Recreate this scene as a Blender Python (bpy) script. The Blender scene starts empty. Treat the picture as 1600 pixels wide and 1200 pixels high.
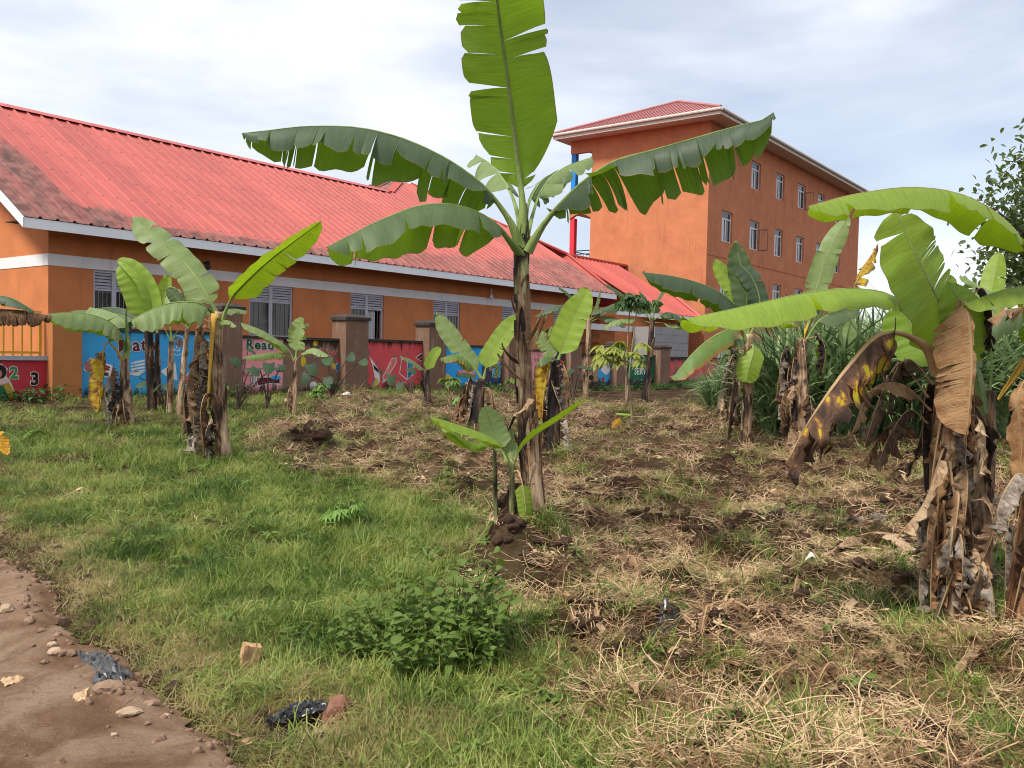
import bpy, math, random
import numpy as np
from mathutils import Vector, Matrix, Euler, noise as mnoise

R = math.radians
rng = np.random.default_rng(11)
random.seed(5)
sc = bpy.context.scene
COL = sc.collection

# ------------------------------------------------------------------ camera
FPX, CX, CY = 1360.0, 800.0, 600.0            # photograph is 1600 x 1200
CAM = Vector((0.0, 0.0, 1.6))
PITCH, ROLL = R(2.06), R(1.30)
CROT = (Matrix.Rotation(R(90) - PITCH, 3, 'X') @ Matrix.Rotation(ROLL, 3, 'Z'))
cd = bpy.data.cameras.new('camera')
cam = bpy.data.objects.new('camera', cd)
COL.objects.link(cam)
cam.matrix_world = Matrix.Translation(CAM) @ CROT.to_4x4()
cd.sensor_width = 36.0
cd.lens = 36.0 * FPX / 1600.0
cd.clip_start = 0.05
cd.clip_end = 3000
sc.camera = cam

# ------------------------------------------------------------------ light
SUN_EL, SUN_AZ = R(54), math.atan2(-0.72, -0.69)     # direction towards the sun (x=-.72, y=-.69)
sdir = Vector((-0.72, -0.69, 0)).normalized() * math.cos(SUN_EL) + Vector((0, 0, math.sin(SUN_EL)))
sl = bpy.data.lights.new('sun', 'SUN')
sl.energy = 3.1
sl.angle = R(10)
sl.color = (1.0, 0.95, 0.86)
so = bpy.data.objects.new('sun', sl)
COL.objects.link(so)
so.rotation_euler = sdir.to_track_quat('Z', 'Y').to_euler()

w = bpy.data.worlds.new('World')
sc.world = w
w.use_nodes = True
nt = w.node_tree
nt.nodes.clear()
def N(t, tree=None, **kw):
    n = (tree or nt).nodes.new(t)
    for k, v in kw.items():
        setattr(n, k, v)
    return n
out = N('ShaderNodeOutputWorld')
bg = N('ShaderNodeBackground')
sky = N('ShaderNodeTexSky', sky_type='NISHITA', sun_disc=False)
sky.sun_elevation = SUN_EL
sky.sun_rotation = math.atan2(sdir.x, sdir.y)
sky.air_density = 1.0
sky.dust_density = 1.6
sky.ozone_density = 1.2
tc = N('ShaderNodeTexCoord')
mp = N('ShaderNodeMapping')
mp.inputs['Scale'].default_value = (1.0, 1.0, 3.4)
mp.inputs['Location'].default_value = (0.62, 0.1, 0.35)
n1 = N('ShaderNodeTexNoise')
n1.inputs['Scale'].default_value = 1.7
n1.inputs['Detail'].default_value = 9
n1.inputs['Roughness'].default_value = 0.52
n1.inputs['Distortion'].default_value = 0.35
cr = N('ShaderNodeValToRGB')
cr.color_ramp.elements[0].position = 0.36
cr.color_ramp.elements[0].color = (0.42, 0.42, 0.42, 1)
cr.color_ramp.elements[1].position = 0.60
cr.color_ramp.elements[1].color = (0.97, 0.97, 0.97, 1)
skm = N('ShaderNodeMix', data_type='RGBA', blend_type='MULTIPLY')
skm.inputs[0].default_value = 1.0
cn = N('ShaderNodeTexNoise')
cn.inputs['Scale'].default_value = 3.1
cn.inputs['Detail'].default_value = 7
cc = N('ShaderNodeValToRGB')
cc.color_ramp.elements[0].position = 0.35
cc.color_ramp.elements[0].color = (5.9, 6.2, 7.0, 1)
cc.color_ramp.elements[1].position = 0.66
cc.color_ramp.elements[1].color = (8.9, 8.9, 9.0, 1)
mixc = N('ShaderNodeMix', data_type='RGBA')
lk = nt.links.new
lk(tc.outputs['Generated'], mp.inputs['Vector'])
lk(mp.outputs['Vector'], n1.inputs['Vector'])
lk(mp.outputs['Vector'], cn.inputs['Vector'])
lk(n1.outputs['Fac'], cr.inputs['Fac'])
lk(cn.outputs['Fac'], cc.inputs['Fac'])
lk(cr.outputs['Color'], mixc.inputs[0])
skg = N('ShaderNodeMix', data_type='RGBA', blend_type='MULTIPLY')
skg.inputs[0].default_value = 1.0
skg.inputs[7].default_value = (1.0, 1.0, 1.0, 1)
lk(sky.outputs['Color'], skg.inputs[6])
lk(skg.outputs[2], mixc.inputs[6])
lk(cc.outputs['Color'], mixc.inputs[7])
lk(mixc.outputs[2], bg.inputs['Color'])
bg.inputs['Strength'].default_value = 0.1
lk(bg.outputs['Background'], out.inputs['Surface'])

sc.view_settings.view_transform = 'Standard'
sc.view_settings.look = 'None'
sc.view_settings.gamma = 1
sc.view_settings.exposure = 0.62
sc.view_settings.use_curve_mapping = False
sc.render.engine = 'CYCLES'
sc.cycles.max_bounces = 6
sc.cycles.filter_width = 1.05
sc.cycles.transparent_max_bounces = 8

# ------------------------------------------------------------------ geometry of the view
def ray(px, py):
    v = CROT @ Vector(((px - CX) / FPX, -(py - CY) / FPX, -1.0))
    return v / v.y                                     # scaled to y = 1
def at(px, py, Y):
    return CAM + ray(px, py) * Y
def onplane(px, py, p0, n):
    r = ray(px, py)
    t = (p0 - CAM).dot(n) / r.dot(n)
    return CAM + r * t
D = ray(1840, 576); D.z = 0; D.normalize()             # direction of the long facades
NN = Vector((-D.y, D.x, 0))                            # away from the camera, square to the facades
UP = Vector((0, 0, 1))
def fr(s, p, z):                                       # building frame -> world
    return D * s + NN * p + UP * z
def sp(px, py, p):                                     # pixel on the vertical plane at distance p -> (s, z)
    q = onplane(px, py, NN * p, NN)
    return q.dot(D), q.z
def ss(a, b, x):
    t = np.clip((x - a) / (b - a), 0, 1)
    return t * t * (3 - 2 * t)

# value noise usable on arrays
_P = rng.random((64, 64))
def vnoise(x, y):
    x = np.asarray(x, float); y = np.asarray(y, float)
    xi = np.floor(x).astype(int); yi = np.floor(y).astype(int)
    fx = x - xi; fy = y - yi
    fx = fx * fx * (3 - 2 * fx); fy = fy * fy * (3 - 2 * fy)
    g = lambda i, j: _P[i % 64, j % 64]
    return (g(xi, yi) * (1 - fx) + g(xi + 1, yi) * fx) * (1 - fy) + (g(xi, yi + 1) * (1 - fx) + g(xi + 1, yi + 1) * fx) * fy
def fbm(x, y, o=4):
    s = 0; a = 0.5
    for i in range(o):
        s = s + a * vnoise(x * 2 ** i + 17 * i, y * 2 ** i + 9 * i); a *= 0.5
    return s / (1 - 0.5 ** o)
def base_z(x, y):
    x = np.asarray(x, float); y = np.asarray(y, float)
    s = D.x * x + D.y * y
    return 0.43 * ss(4, 19, y) - 0.27 * ss(14, 30, s) * ss(8, 20, y)
def road_d(x, y):                                      # < 0 on the road
    return (x + 1.0 + 0.9 * (y - 3.3)) / 1.345 + 0.28 * (fbm(x * 1.3 + 5, y * 1.3) - 0.5)
def mulch(x, y):                                       # 1 where the plot has been dug and mulched
    x = np.asarray(x, float); y = np.asarray(y, float)
    a = x + 0.35 + 0.1 * (y - 6)
    a = np.where(y < 6.2, x + 0.22 - 0.45 * np.maximum(0, 4.4 - y), a)
    a = np.where(y > 8.5, a + 2.6 * ss(8, 11, y), a)
    e = ss(-0.35, 0.5, a + 1.0 * (fbm(x * 0.9, y * 0.9) - 0.5))
    s = D.x * x + D.y * y; p = -D.y * x + D.x * y
    e = e * (1 - 0.75 * ss(14.2, 16.2, p))
    return e
MOUNDS = []
def terrain(x, y):
    x = np.asarray(x, float); y = np.asarray(y, float)
    z = base_z(x, y)
    m = mulch(x, y)
    off = ss(0.0, 0.25, road_d(x, y))
    z = z + off * ((0.045 + 0.08 * m) * (fbm(x * 2.3, y * 2.3) - 0.5) * 2 + m * 0.24 * np.maximum(0, fbm(x * 4.5 + 3, y * 4.5, 3) - 0.47) * 2 * ss(17, 9, y))
    z = z + 0.05 * off
    for (mx, my, mr, mh) in MOUNDS:
        d2 = ((x - mx) ** 2 + (y - my) ** 2) / mr ** 2
        z = z + mh * np.exp(-d2 * 1.6)
    return z
def G(px, py):                                         # pixel -> point on the smooth ground
    r = ray(px, py); t = 2.0
    for i in range(400):
        q = CAM + r * t
        if q.z < float(base_z(q.x, q.y)) + 0.03: break
        t += 0.1 if t < 30 else 0.5
    return q

# ------------------------------------------------------------------ helpers
def tag(o, label=None, cat=None, group=None, kind=None):
    if label: o['label'] = label
    if cat: o['category'] = cat
    if group: o['group'] = group
    if kind: o['kind'] = kind
    return o
def thing(name, label, cat, loc=(0, 0, 0), group=None):
    o = bpy.data.objects.new(name, None)
    o.empty_display_size = 0.2
    COL.objects.link(o)
    o.location = loc
    return tag(o, label, cat, group)
def mesh(name, v, f, m=None, uv=None, smooth=False):
    me = bpy.data.meshes.new(name)
    me.from_pydata([tuple(q) for q in v], [], [tuple(int(i) for i in q) for q in f])
    if m is not None: me.materials.append(m)
    if uv is not None:
        l = me.uv_layers.new(name='UVMap')
        vi = np.empty(len(me.loops), int); me.loops.foreach_get('vertex_index', vi)
        l.data.foreach_set('uv', np.asarray(uv, float)[vi].ravel())
    if smooth: me.polygons.foreach_set('use_smooth', [True] * len(me.polygons))
    me.update()
    return me
def obj(name, v, f, m=None, parent=None, uv=None, smooth=False, loc=None):
    o = bpy.data.objects.new(name, mesh(name, v, f, m, uv, smooth))
    COL.objects.link(o)
    if parent is not None: o.parent = parent
    if loc is not None: o.location = loc
    return o
class MB:
    def __init__(s): s.v = []; s.f = []
    def add(s, v, f):
        b = len(s.v); s.v += [tuple(q) for q in v]; s.f += [tuple(int(i) + b for i in q) for q in f]
    def box(s, s0, s1, p0, p1, z0, z1):               # box in the building frame
        c = [fr(a, b, z) for z in (z0, z1) for b in (p0, p1) for a in (s0, s1)]
        s.add(c, [(0, 2, 3, 1), (4, 5, 7, 6), (0, 1, 5, 4), (2, 6, 7, 3), (0, 4, 6, 2), (1, 3, 7, 5)])
    def prism(s, poly, off):                          # polygon (3-D) thickened by vector off
        n = len(poly); a = [Vector(q) for q in poly]; b = [q + off for q in a]
        s.add(a + b, [tuple(range(n))[::-1], tuple(range(n, 2 * n))] + [(i, (i + 1) % n, n + (i + 1) % n, n + i) for i in range(n)])
    def tube(s, pts, rad, k=6, cap=True):
        pts = [Vector(p) for p in pts]; n = len(pts)
        rad = rad if hasattr(rad, '__len__') else [rad] * n
        u = None; vs = []
        for i in range(n):
            t = (pts[min(i + 1, n - 1)] - pts[max(i - 1, 0)]).normalized()
            if u is None:
                u = t.orthogonal().normalized()
            u = (u - t * u.dot(t)).normalized(); q = t.cross(u)
            for j in range(k):
                a = 2 * math.pi * j / k
                vs.append(pts[i] + (u * math.cos(a) + q * math.sin(a)) * rad[i])
        fs = [(i * k + j, i * k + (j + 1) % k, (i + 1) * k + (j + 1) % k, (i + 1) * k + j) for i in range(n - 1) for j in range(k)]
        if cap: fs += [tuple(range(k))[::-1], tuple(range((n - 1) * k, n * k))]
        s.add(vs, fs)
    def out(s, name, m, parent=None, smooth=False, loc=None):
        if loc is not None:
            L = Vector(loc); v = [Vector(q) - L for q in s.v]
        else: v = s.v
        return obj(name, v, s.f, m, parent, None, smooth, loc)
def rel(parent, mb, name, m, smooth=False):            # part: world verts -> parent's frame
    L = parent.location
    return obj(name, [Vector(q) - L for q in mb.v], mb.f, m, parent, None, smooth)
def sub(part, root, mb, name, m, smooth=False):        # sub-part (part sits at the root's origin)
    L = root.location
    return obj(name, [Vector(q) - L for q in mb.v], mb.f, m, part, None, smooth)

# ------------------------------------------------------------------ materials
def mat(name, rough=0.8, spec=0.3):
    m = bpy.data.materials.new(name)
    m.use_nodes = True
    t = m.node_tree
    b = t.nodes['Principled BSDF']
    b.inputs['Roughness'].default_value = rough
    b.inputs['Specular IOR Level'].default_value = spec
    return m, t, b
def ramp(t, stops, fac):
    r = N('ShaderNodeValToRGB', t)
    e = r.color_ramp.elements
    while len(e) < len(stops): e.new(0.5)
    for q, (p, c) in zip(e, stops):
        q.position = p; q.color = (*c, 1)
    t.links.new(fac, r.inputs['Fac'])
    return r.outputs['Color']
def noise(t, scale, detail=4, vec=None, rough=0.55, dist=0.0):
    n = N('ShaderNodeTexNoise', t)
    n.inputs['Scale'].default_value = scale
    n.inputs['Detail'].default_value = detail
    n.inputs['Roughness'].default_value = rough
    n.inputs['Distortion'].default_value = dist
    if vec is not None: t.links.new(vec, n.inputs['Vector'])
    return n.outputs['Fac']
def coords(t, scale=(1, 1, 1), kind='Object'):
    c = N('ShaderNodeTexCoord', t); m = N('ShaderNodeMapping', t)
    m.inputs['Scale'].default_value = scale
    t.links.new(c.outputs[kind], m.inputs['Vector'])
    return m.outputs['Vector']
def mixc_(t, fac, a, b, blend='MIX'):
    m = N('ShaderNodeMix', t, data_type='RGBA', blend_type=blend)
    for k, v in ((0, fac), (6, a), (7, b)):
        if hasattr(v, 'is_linked') or hasattr(v, 'links'): t.links.new(v, m.inputs[k])
        else: m.inputs[k].default_value = v if k == 0 else (*v, 1)
    return m.outputs[2]
def math_(t, op, a, b=None):
    m = N('ShaderNodeMath', t, operation=op)
    for k, v in ((0, a), (1, b)):
        if v is None: continue
        if hasattr(v, 'links'): t.links.new(v, m.inputs[k])
        else: m.inputs[k].default_value = v
    return m.outputs[0]
def maprange(t, v, a, b, c=0, d=1):
    m = N('ShaderNodeMapRange', t)
    t.links.new(v, m.inputs[0])
    for k, q in zip((1, 2, 3, 4), (a, b, c, d)): m.inputs[k].default_value = q
    return m.outputs[0]
def bump(t, b, h, strength=0.4, dist=0.02):
    n = N('ShaderNodeBump', t)
    n.inputs['Strength'].default_value = strength
    n.inputs['Distance'].default_value = dist
    t.links.new(h, n.inputs['Height'])
    t.links.new(n.outputs['Normal'], b.inputs['Normal'])
def posz(t):
    g = N('ShaderNodeNewGeometry', t); s = N('ShaderNodeSeparateXYZ', t)
    t.links.new(g.outputs['Position'], s.inputs[0])
    return g.outputs['Position'], s.outputs['Z']

def plaster(name, c, var=0.18, dirt=(0.12, 0.07, 0.04), dirtamt=0.35, rough=0.85, scale=1.0):
    m, t, b = mat(name, rough, 0.2)
    P, Z = posz(t)
    n = noise(t, 1.3 * scale, 6, P, 0.6)
    n2 = noise(t, 9 * scale, 5, P, 0.65)
    col = ramp(t, [(0.3, tuple(q * (1 - var) for q in c)), (0.7, tuple(min(1, q * (1 + var * 0.6)) for q in c))], n)
    mpn = N('ShaderNodeMapping', t); mpn.inputs['Scale'].default_value = (3, 3, 0.35)
    t.links.new(P, mpn.inputs['Vector'])
    st = noise(t, 1.2 * scale, 6, mpn.outputs['Vector'], 0.7)
    f = math_(t, 'MULTIPLY', maprange(t, st, 0.56, 0.78), dirtamt)
    col = mixc_(t, f, col, dirt)
    f2 = math_(t, 'MULTIPLY', maprange(t, n2, 0.58, 0.75), dirtamt * 0.5)
    col = mixc_(t, f2, col, dirt)
    t.links.new(col, b.inputs['Base Color'])
    bump(t, b, noise(t, 60, 3, P), 0.25, 0.01)
    return m
def simple(name, c, var=0.15, rough=0.6, scale=8, spec=0.3, metal=0):
    m, t, b = mat(name, rough, spec)
    n = noise(t, scale, 5, coords(t))
    t.links.new(ramp(t, [(0.3, tuple(q * (1 - var) for q in c)), (0.7, tuple(min(1, q * (1 + var)) for q in c))], n), b.inputs['Base Color'])
    b.inputs['Metallic'].default_value = metal
    return m
M = {}
M['orange'] = plaster('orange_plaster', (0.57, 0.195, 0.072), 0.16, (0.26, 0.10, 0.05), 0.4)
M['orange_tall'] = plaster('bright_orange_plaster', (0.53, 0.195, 0.092), 0.16, (0.25, 0.095, 0.055), 0.75)
M['white_band'] = plaster('white_plaster', (0.74, 0.72, 0.72), 0.06, (0.40, 0.36, 0.33), 0.4)
M['fascia'] = plaster('white_fascia', (0.78, 0.79, 0.82), 0.05, (0.45, 0.42, 0.40), 0.3, 0.5)
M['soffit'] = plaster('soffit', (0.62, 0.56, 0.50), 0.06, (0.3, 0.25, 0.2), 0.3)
M['soffit_shade'] = plaster('shaded_soffit', (0.16, 0.085, 0.055), 0.15, (.05, .03, .02), .5)  # dark brown puts the shade under the eaves into the soffit colour
M['greywall'] = plaster('grey_block', (0.30, 0.29, 0.28), 0.15, (0.12, 0.11, 0.1), 0.5)
M['frame'] = simple('window_steel', (0.44, 0.42, 0.47), 0.08, 0.5)
M['frame_w'] = simple('window_white', (0.66, 0.66, 0.68), 0.06, 0.4)
M['dark_metal'] = simple('dark_metal', (0.04, 0.05, 0.06), 0.2, 0.4)
M['bar'] = simple('burglar_bar', (0.26, 0.25, 0.24), 0.1, 0.5)
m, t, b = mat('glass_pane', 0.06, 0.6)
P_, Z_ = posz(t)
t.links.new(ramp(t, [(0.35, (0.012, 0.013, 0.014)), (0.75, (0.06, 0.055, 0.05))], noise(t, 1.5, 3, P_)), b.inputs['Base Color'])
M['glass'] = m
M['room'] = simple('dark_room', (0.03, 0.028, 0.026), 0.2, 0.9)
M['curtain'] = simple('curtain', (0.62, 0.62, 0.64), 0.08, 0.9)
M['yellow_rail'] = simple('yellow_rail', (0.62, 0.30, 0.02), 0.1, 0.5)
M['coping'] = plaster('grey_coping', (0.36, 0.38, 0.42), 0.1, (0.1, 0.1, 0.1), 0.4)
M['pillar'] = plaster('brown_pillar', (0.20, 0.115, 0.075), 0.15, (0.46, 0.40, 0.33), 0.6, 0.9, 1.8)
M['pillar_orange'] = plaster('orange_pillar', (0.45, 0.17, 0.06), 0.12, (0.28, 0.11, 0.05), 0.3)
M['moss'] = plaster('mossy_concrete', (0.055, 0.045, 0.04), 0.35, (0.22, 0.19, 0.16), 0.5, 0.95, 2.0)
M['bulb'] = simple('bulb_glass', (0.85, 0.85, 0.83), 0.02, 0.2, 8, 0.6)
M['col_red'] = simple('red_column', (0.62, 0.04, 0.06), 0.06, 0.5)
M['col_green'] = simple('green_column', (0.28, 0.33, 0.05), 0.06, 0.5)
M['col_blue'] = simple('blue_column', (0.02, 0.22, 0.62), 0.06, 0.5)

def roof_mat(name, c, stain):
    m, t, b = mat(name, 0.58, 0.3)
    P, Z = posz(t)
    n = noise(t, 0.9, 5, P, 0.6)
    col = ramp(t, [(0.3, tuple(q * 0.88 for q in c)), (0.7, tuple(min(1, q * 1.1) for q in c))], n)
    if stain:
        uvn = N('ShaderNodeUVMap', t)
        s = N('ShaderNodeSeparateXYZ', t); t.links.new(uvn.outputs['UV'], s.inputs[0])   # u along the eave (m), v up the slope (m)
        mpn = N('ShaderNodeMapping', t); mpn.inputs['Scale'].default_value = (2.2, 0.28, 1)
        t.links.new(uvn.outputs['UV'], mpn.inputs['Vector'])
        st = noise(t, 1.0, 7, mpn.outputs['Vector'], 0.72)
        st2 = noise(t, 0.32, 3, uvn.outputs['UV'], 0.5)
        u, v = s.outputs['X'], s.outputs['Y']
        # mould: a broad patch by the verge, a strip along the eave and a streaky wash towards the far end
        uu = maprange(t, s.outputs['X'], 8.4, 34.4)
        tab = [(8.4, 4.3, .9), (9.75, 4.4, .95), (9.85, 4.6, .95), (10.05, 1.0, .9), (10.8, 1.25, .9), (11.3, .85, .85), (11.7, .45, .85), (13, .50, .9), (17, .50, .85), (19, 1.1, .62), (22, 1.4, .6), (27, 2.0, .62), (33, 3.4, .72), (34.3, 3.4, .72)]
        rp = N('ShaderNodeValToRGB', t); e = rp.color_ramp.elements
        while len(e) < len(tab): e.new(.5)
        for q, (x, h, k) in zip(e, tab): q.position = (x - 8.4) / 26.0; q.color = (h / 5, k, 0, 1)
        t.links.new(uu, rp.inputs['Fac'])
        sc_ = N('ShaderNodeSeparateColor', t); t.links.new(rp.outputs['Color'], sc_.inputs[0])
        hgt = math_(t, 'MULTIPLY', sc_.outputs[0], 5.0)
        rat = math_(t, 'DIVIDE', s.outputs['Y'], hgt)
        rat = math_(t, 'ADD', rat, math_(t, 'MULTIPLY', math_(t, 'SUBTRACT', st, 0.5), 1.1))
        rat = math_(t, 'ADD', rat, math_(t, 'MULTIPLY', math_(t, 'SUBTRACT', st2, 0.5), 0.5))
        f = math_(t, 'MULTIPLY', maprange(t, rat, 0.93, 1.06, 1.0, 0.0), sc_.outputs[1])
        f = math_(t, 'MULTIPLY', f, maprange(t, noise(t, 1.0, 8, mpn.outputs['Vector'], 0.8), 0.38, 0.54, 0.55, 1.0))
        dirt = ramp(t, [(0.40, (0.055, 0.032, 0.026)), (0.6, (0.20, 0.10, 0.08))], noise(t, 3, 5, P))
        col = mixc_(t, math_(t, 'MULTIPLY', f, 0.98), col, dirt)
        # rows of roofing screws along the ribs
        fu = math_(t, 'ABSOLUTE', math_(t, 'SUBTRACT', math_(t, 'FRACT', math_(t, 'ADD', math_(t, 'DIVIDE', math_(t, 'SUBTRACT', u, 8.795), 0.37), 0.5)), 0.5))
        fv = math_(t, 'ABSOLUTE', math_(t, 'SUBTRACT', math_(t, 'FRACT', math_(t, 'DIVIDE', v, 1.25)), 0.5))
        dot = math_(t, 'MULTIPLY', math_(t, 'LESS_THAN', fu, 0.085), math_(t, 'LESS_THAN', fv, 0.028))
        col = mixc_(t, math_(t, 'MULTIPLY', dot, 0.7), col, (0.09, 0.035, 0.03))
    oi = N('ShaderNodeObjectInfo', t); hs = N('ShaderNodeHueSaturation', t)
    t.links.new(maprange(t, oi.outputs['Random'], 0, 1, .88, 1.08), hs.inputs['Value']); t.links.new(col, hs.inputs['Color'])
    t.links.new(hs.outputs['Color'], b.inputs['Base Color'])
    return m
M['roof'] = roof_mat('red_sheet', (0.43, 0.10, 0.082), True)
M['roof_clean'] = roof_mat('clean_red_sheet', (0.45, 0.08, 0.062), False)
M['roof_tall'] = roof_mat('dull_red_sheet', (0.40, 0.16, 0.155), False)
M['ridge'] = roof_mat('ridge_cap', (0.50, 0.13, 0.12), False)
# ------------------------------------------------------------------ ground and road
MAIN = Vector((0.10, 6.45, 0))
MOUNDS += [(0.12, 6.20, 0.42, 0.44), (0.03, 5.72, 0.34, 0.22)]
def grid(x0, x1, y0, y1, step, keep=None, zf=None):
    xs = np.arange(x0, x1 + 1e-6, step); ys = np.arange(y0, y1 + 1e-6, step)
    X, Y = np.meshgrid(xs, ys); Z = zf(X, Y)
    v = np.stack([X.ravel(), Y.ravel(), Z.ravel()], 1)
    nx = len(xs)
    i, j = np.meshgrid(np.arange(nx - 1), np.arange(len(ys) - 1)); a = (j * nx + i).ravel()
    f = np.stack([a, a + 1, a + nx + 1, a + nx], 1)
    if keep is not None:
        k = keep(X, Y).ravel()
        f = f[k[f].all(1)]
        u, inv = np.unique(f, return_inverse=True); f = inv.reshape(f.shape); v = v[u]
    return v, f
m, t, b = mat('soil', 0.95, 0.1)
P, Z = posz(t)
soil = ramp(t, [(0.36, (0.012, 0.006, 0.004)), (0.5, (0.036, 0.018, 0.011)), (0.64, (0.085, 0.043, 0.026))], noise(t, 3.5, 9, P, 0.7))
tan = ramp(t, [(0.3, (0.07, 0.06, 0.022)), (0.7, (0.16, 0.12, 0.06))], noise(t, 24, 5, P, 0.7))
soil = mixc_(t, math_(t, 'MULTIPLY', maprange(t, noise(t, 1.1, 5, P), 0.46, 0.6), .45), soil, tan)
t.links.new(soil, b.inputs['Base Color'])
bump(t, b, noise(t, 28, 8, P, 0.7), 0.9, 0.05)
M['soil'] = m
m, t, b = mat('road_earth', 0.95, 0.1)
P, Z = posz(t)
rc = ramp(t, [(0.25, (0.09, 0.05, 0.033)), (0.45, (0.31, 0.18, 0.105)), (0.60, (0.50, 0.335, 0.225))], noise(t, 2.2, 9, P, 0.66, 0.6))
rc = mixc_(t, math_(t, 'MULTIPLY', maprange(t, noise(t, 45, 4, P, 0.7), 0.58, 0.72), 0.6), rc, (0.16, 0.095, 0.07))
t.links.new(rc, b.inputs['Base Color'])
bump(t, b, noise(t, 11, 10, P, 0.78), 1.0, 0.10)
M['road'] = m
# far ground sheet with a finely modelled plot let into it
v, f = grid(-7.5, 8.0, 2.2, 13.0, 0.07, None, terrain)
obj('plot_ground', v, f, M['soil'], None, None, True)['kind'] = 'structure'
def zfar(X, Y):
    z = terrain(X, Y)
    inside = (X > -7.3) & (X < 7.8) & (Y > 2.4) & (Y < 12.8)
    return z - 0.25 * inside
v, f = grid(-40, 60, -20, 90, 0.5, None, zfar)
obj('ground', v, f, M['soil'], None, None, True)['kind'] = 'structure'
v, f = grid(-1500, 1500, -1500, 1500, 100, None, lambda X, Y: -1.2 + 0 * X)
obj('far_ground', v, f, M['soil'])['kind'] = 'structure'
def zroad(X, Y):
    return terrain(X, Y) + 0.03 - .05 * ss(-.12, .06, road_d(X, Y)) + 0.05 * (fbm(X * 2.1, Y * 2.1, 4) - 0.5) + 0.05 * np.maximum(0, fbm(X * 8, Y * 8, 3) - 0.5) + 0.03 * np.maximum(0, fbm(X * 17, Y * 17, 2) - .55) + .05 * np.exp(-((road_d(X, Y) + .12) / .16) ** 2) * fbm(X * 6, Y * 6, 3)
v, f = grid(-8.5, 1.0, 2.0, 8.6, 0.03, lambda X, Y: (road_d(X, Y) + .22 * (fbm(X * 5, Y * 5, 3) - .5) < 0.04), zroad)
obj('road', v, f, M['road'], None, None, True)['kind'] = 'structure'

# ------------------------------------------------------------------ school building
PF = 17.9            # fence plane
PW = 20.62            # wall plane of the low school
PE = 19.65           # eave
ZE = 4.27            # eave height
TAN = math.tan(R(30)); SLOPE = Vector((0, 0, 0))
SN = (UP * math.cos(R(30)) - NN * math.sin(R(30)))     # normal of the front slope
E0 = fr(0, PE, ZE)
def roofpt(px, py):                                    # pixel on front slope -> (s, v)
    q = onplane(px, py, E0, SN)
    return q.dot(D), (q.dot(NN) - PE) / math.cos(R(30))
def rw(s, v, h=0.0, pe=PE, ze=ZE):                     # roof coords -> world
    return fr(s, pe + v * math.cos(R(30)), ze + v * math.sin(R(30))) + SN * h
sL = sp(38.7, 346, PE)[0]; sC = sp(75.5, 400, PW)[0]; sR = sp(964, 466, PE)[0]
VR = np.mean([roofpt(0, 164)[1], roofpt(200, 209)[1], roofpt(400, 256)[1]])
print('roof', sL, sC, sR, VR, [roofpt(x, y) for x, y in ((0, 164), (400, 256), (617, 309), (617, 284), (640, 287), (887, 398), (964, 466))])
zg = 0.42
low = thing('school_building', 'long low orange school building with red ribbed roof and white band', 'building', fr(sC, PW, zg))
ZB = zg - 0.6
wt = sp(75.5, 414, PW)[1], sp(75.5, 393, PW)[1]        # band bottom / top
print('band', wt, sp(650, 457.4, PW)[1], sp(360, 439, PW)[1])
zb0, zb1 = sp(360, 440, PW)[1], sp(400, 428.7, PW)[1]
SW = roofpt(964, 466)[0] - 0.6
# windows on the facade: left px, right px, kind
WIN = [(146, 212), (390, 458), (548, 600), (677.5, 719.5), (785, 822), (866, 893), (938, 962)]
zs = sp(420, 527, PW)[1]
ws = [(sp(a, 470, PW)[0], sp(b, 470, PW)[0]) for a, b in WIN]
print('win', [(round(a, 2), round(b - a, 2)) for a, b in ws], zs, zb0)
TH = 0.22
PBK = PW + 2 * (VR * math.cos(R(30))) - 1.3
mb = MB()
edges = [sC] + [q for p_ in ws for q in p_] + [SW]
for i in range(0, len(edges) - 1, 2):
    mb.box(edges[i], edges[i + 1], PW, PW + TH, ZB, zb0)
for a, b_ in ws:
    mb.box(a, b_, PW, PW + TH, ZB, zs)
mb.box(sC, SW, PW, PW + TH, zb1, ZE + 0.2)
rel(low, mb, 'front_wall', M['orange'])
mb = MB(); mb.box(sC - 0.012, SW, PW - 0.012, PW + TH - 0.01, zb0, zb1)
rel(low, mb, 'white_band', M['white_band'])
# gable end wall
mid = (PW + PBK) / 2
gz = lambda p: ZE + (p - PE) * TAN - 0.10
mb = MB(); off = D * TH
zt = lambda z: z
mb.prism([fr(sC, PW + TH, ZB), fr(sC, PBK, ZB), fr(sC, PBK, zb0), fr(sC, PW + TH, zb0)], off)
mb.prism([fr(sC, PW + TH, zb1), fr(sC, PBK, zb1), fr(sC, PBK, gz(PW)), fr(sC, mid, gz(mid)), fr(sC, PW + TH, gz(PW + TH))], off)
rel(low, mb, 'gable_wall', M['orange'])
mb = MB(); mb.box(sC - 0.012, sC + TH, PW + TH, PBK, zb0, zb1)
rel(low, mb, 'gable_band', M['white_band'])
mb = MB(); mb.box(sC, SW, PBK, PBK + TH, ZB, ZE); mb.box(SW - TH, SW, PW + TH, PBK, ZB, ZE)
rel(low, mb, 'back_wall', M['orange'])
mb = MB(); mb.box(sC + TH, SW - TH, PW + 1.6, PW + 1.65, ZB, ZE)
rel(low, mb, 'inner_wall', M['room'])

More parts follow.
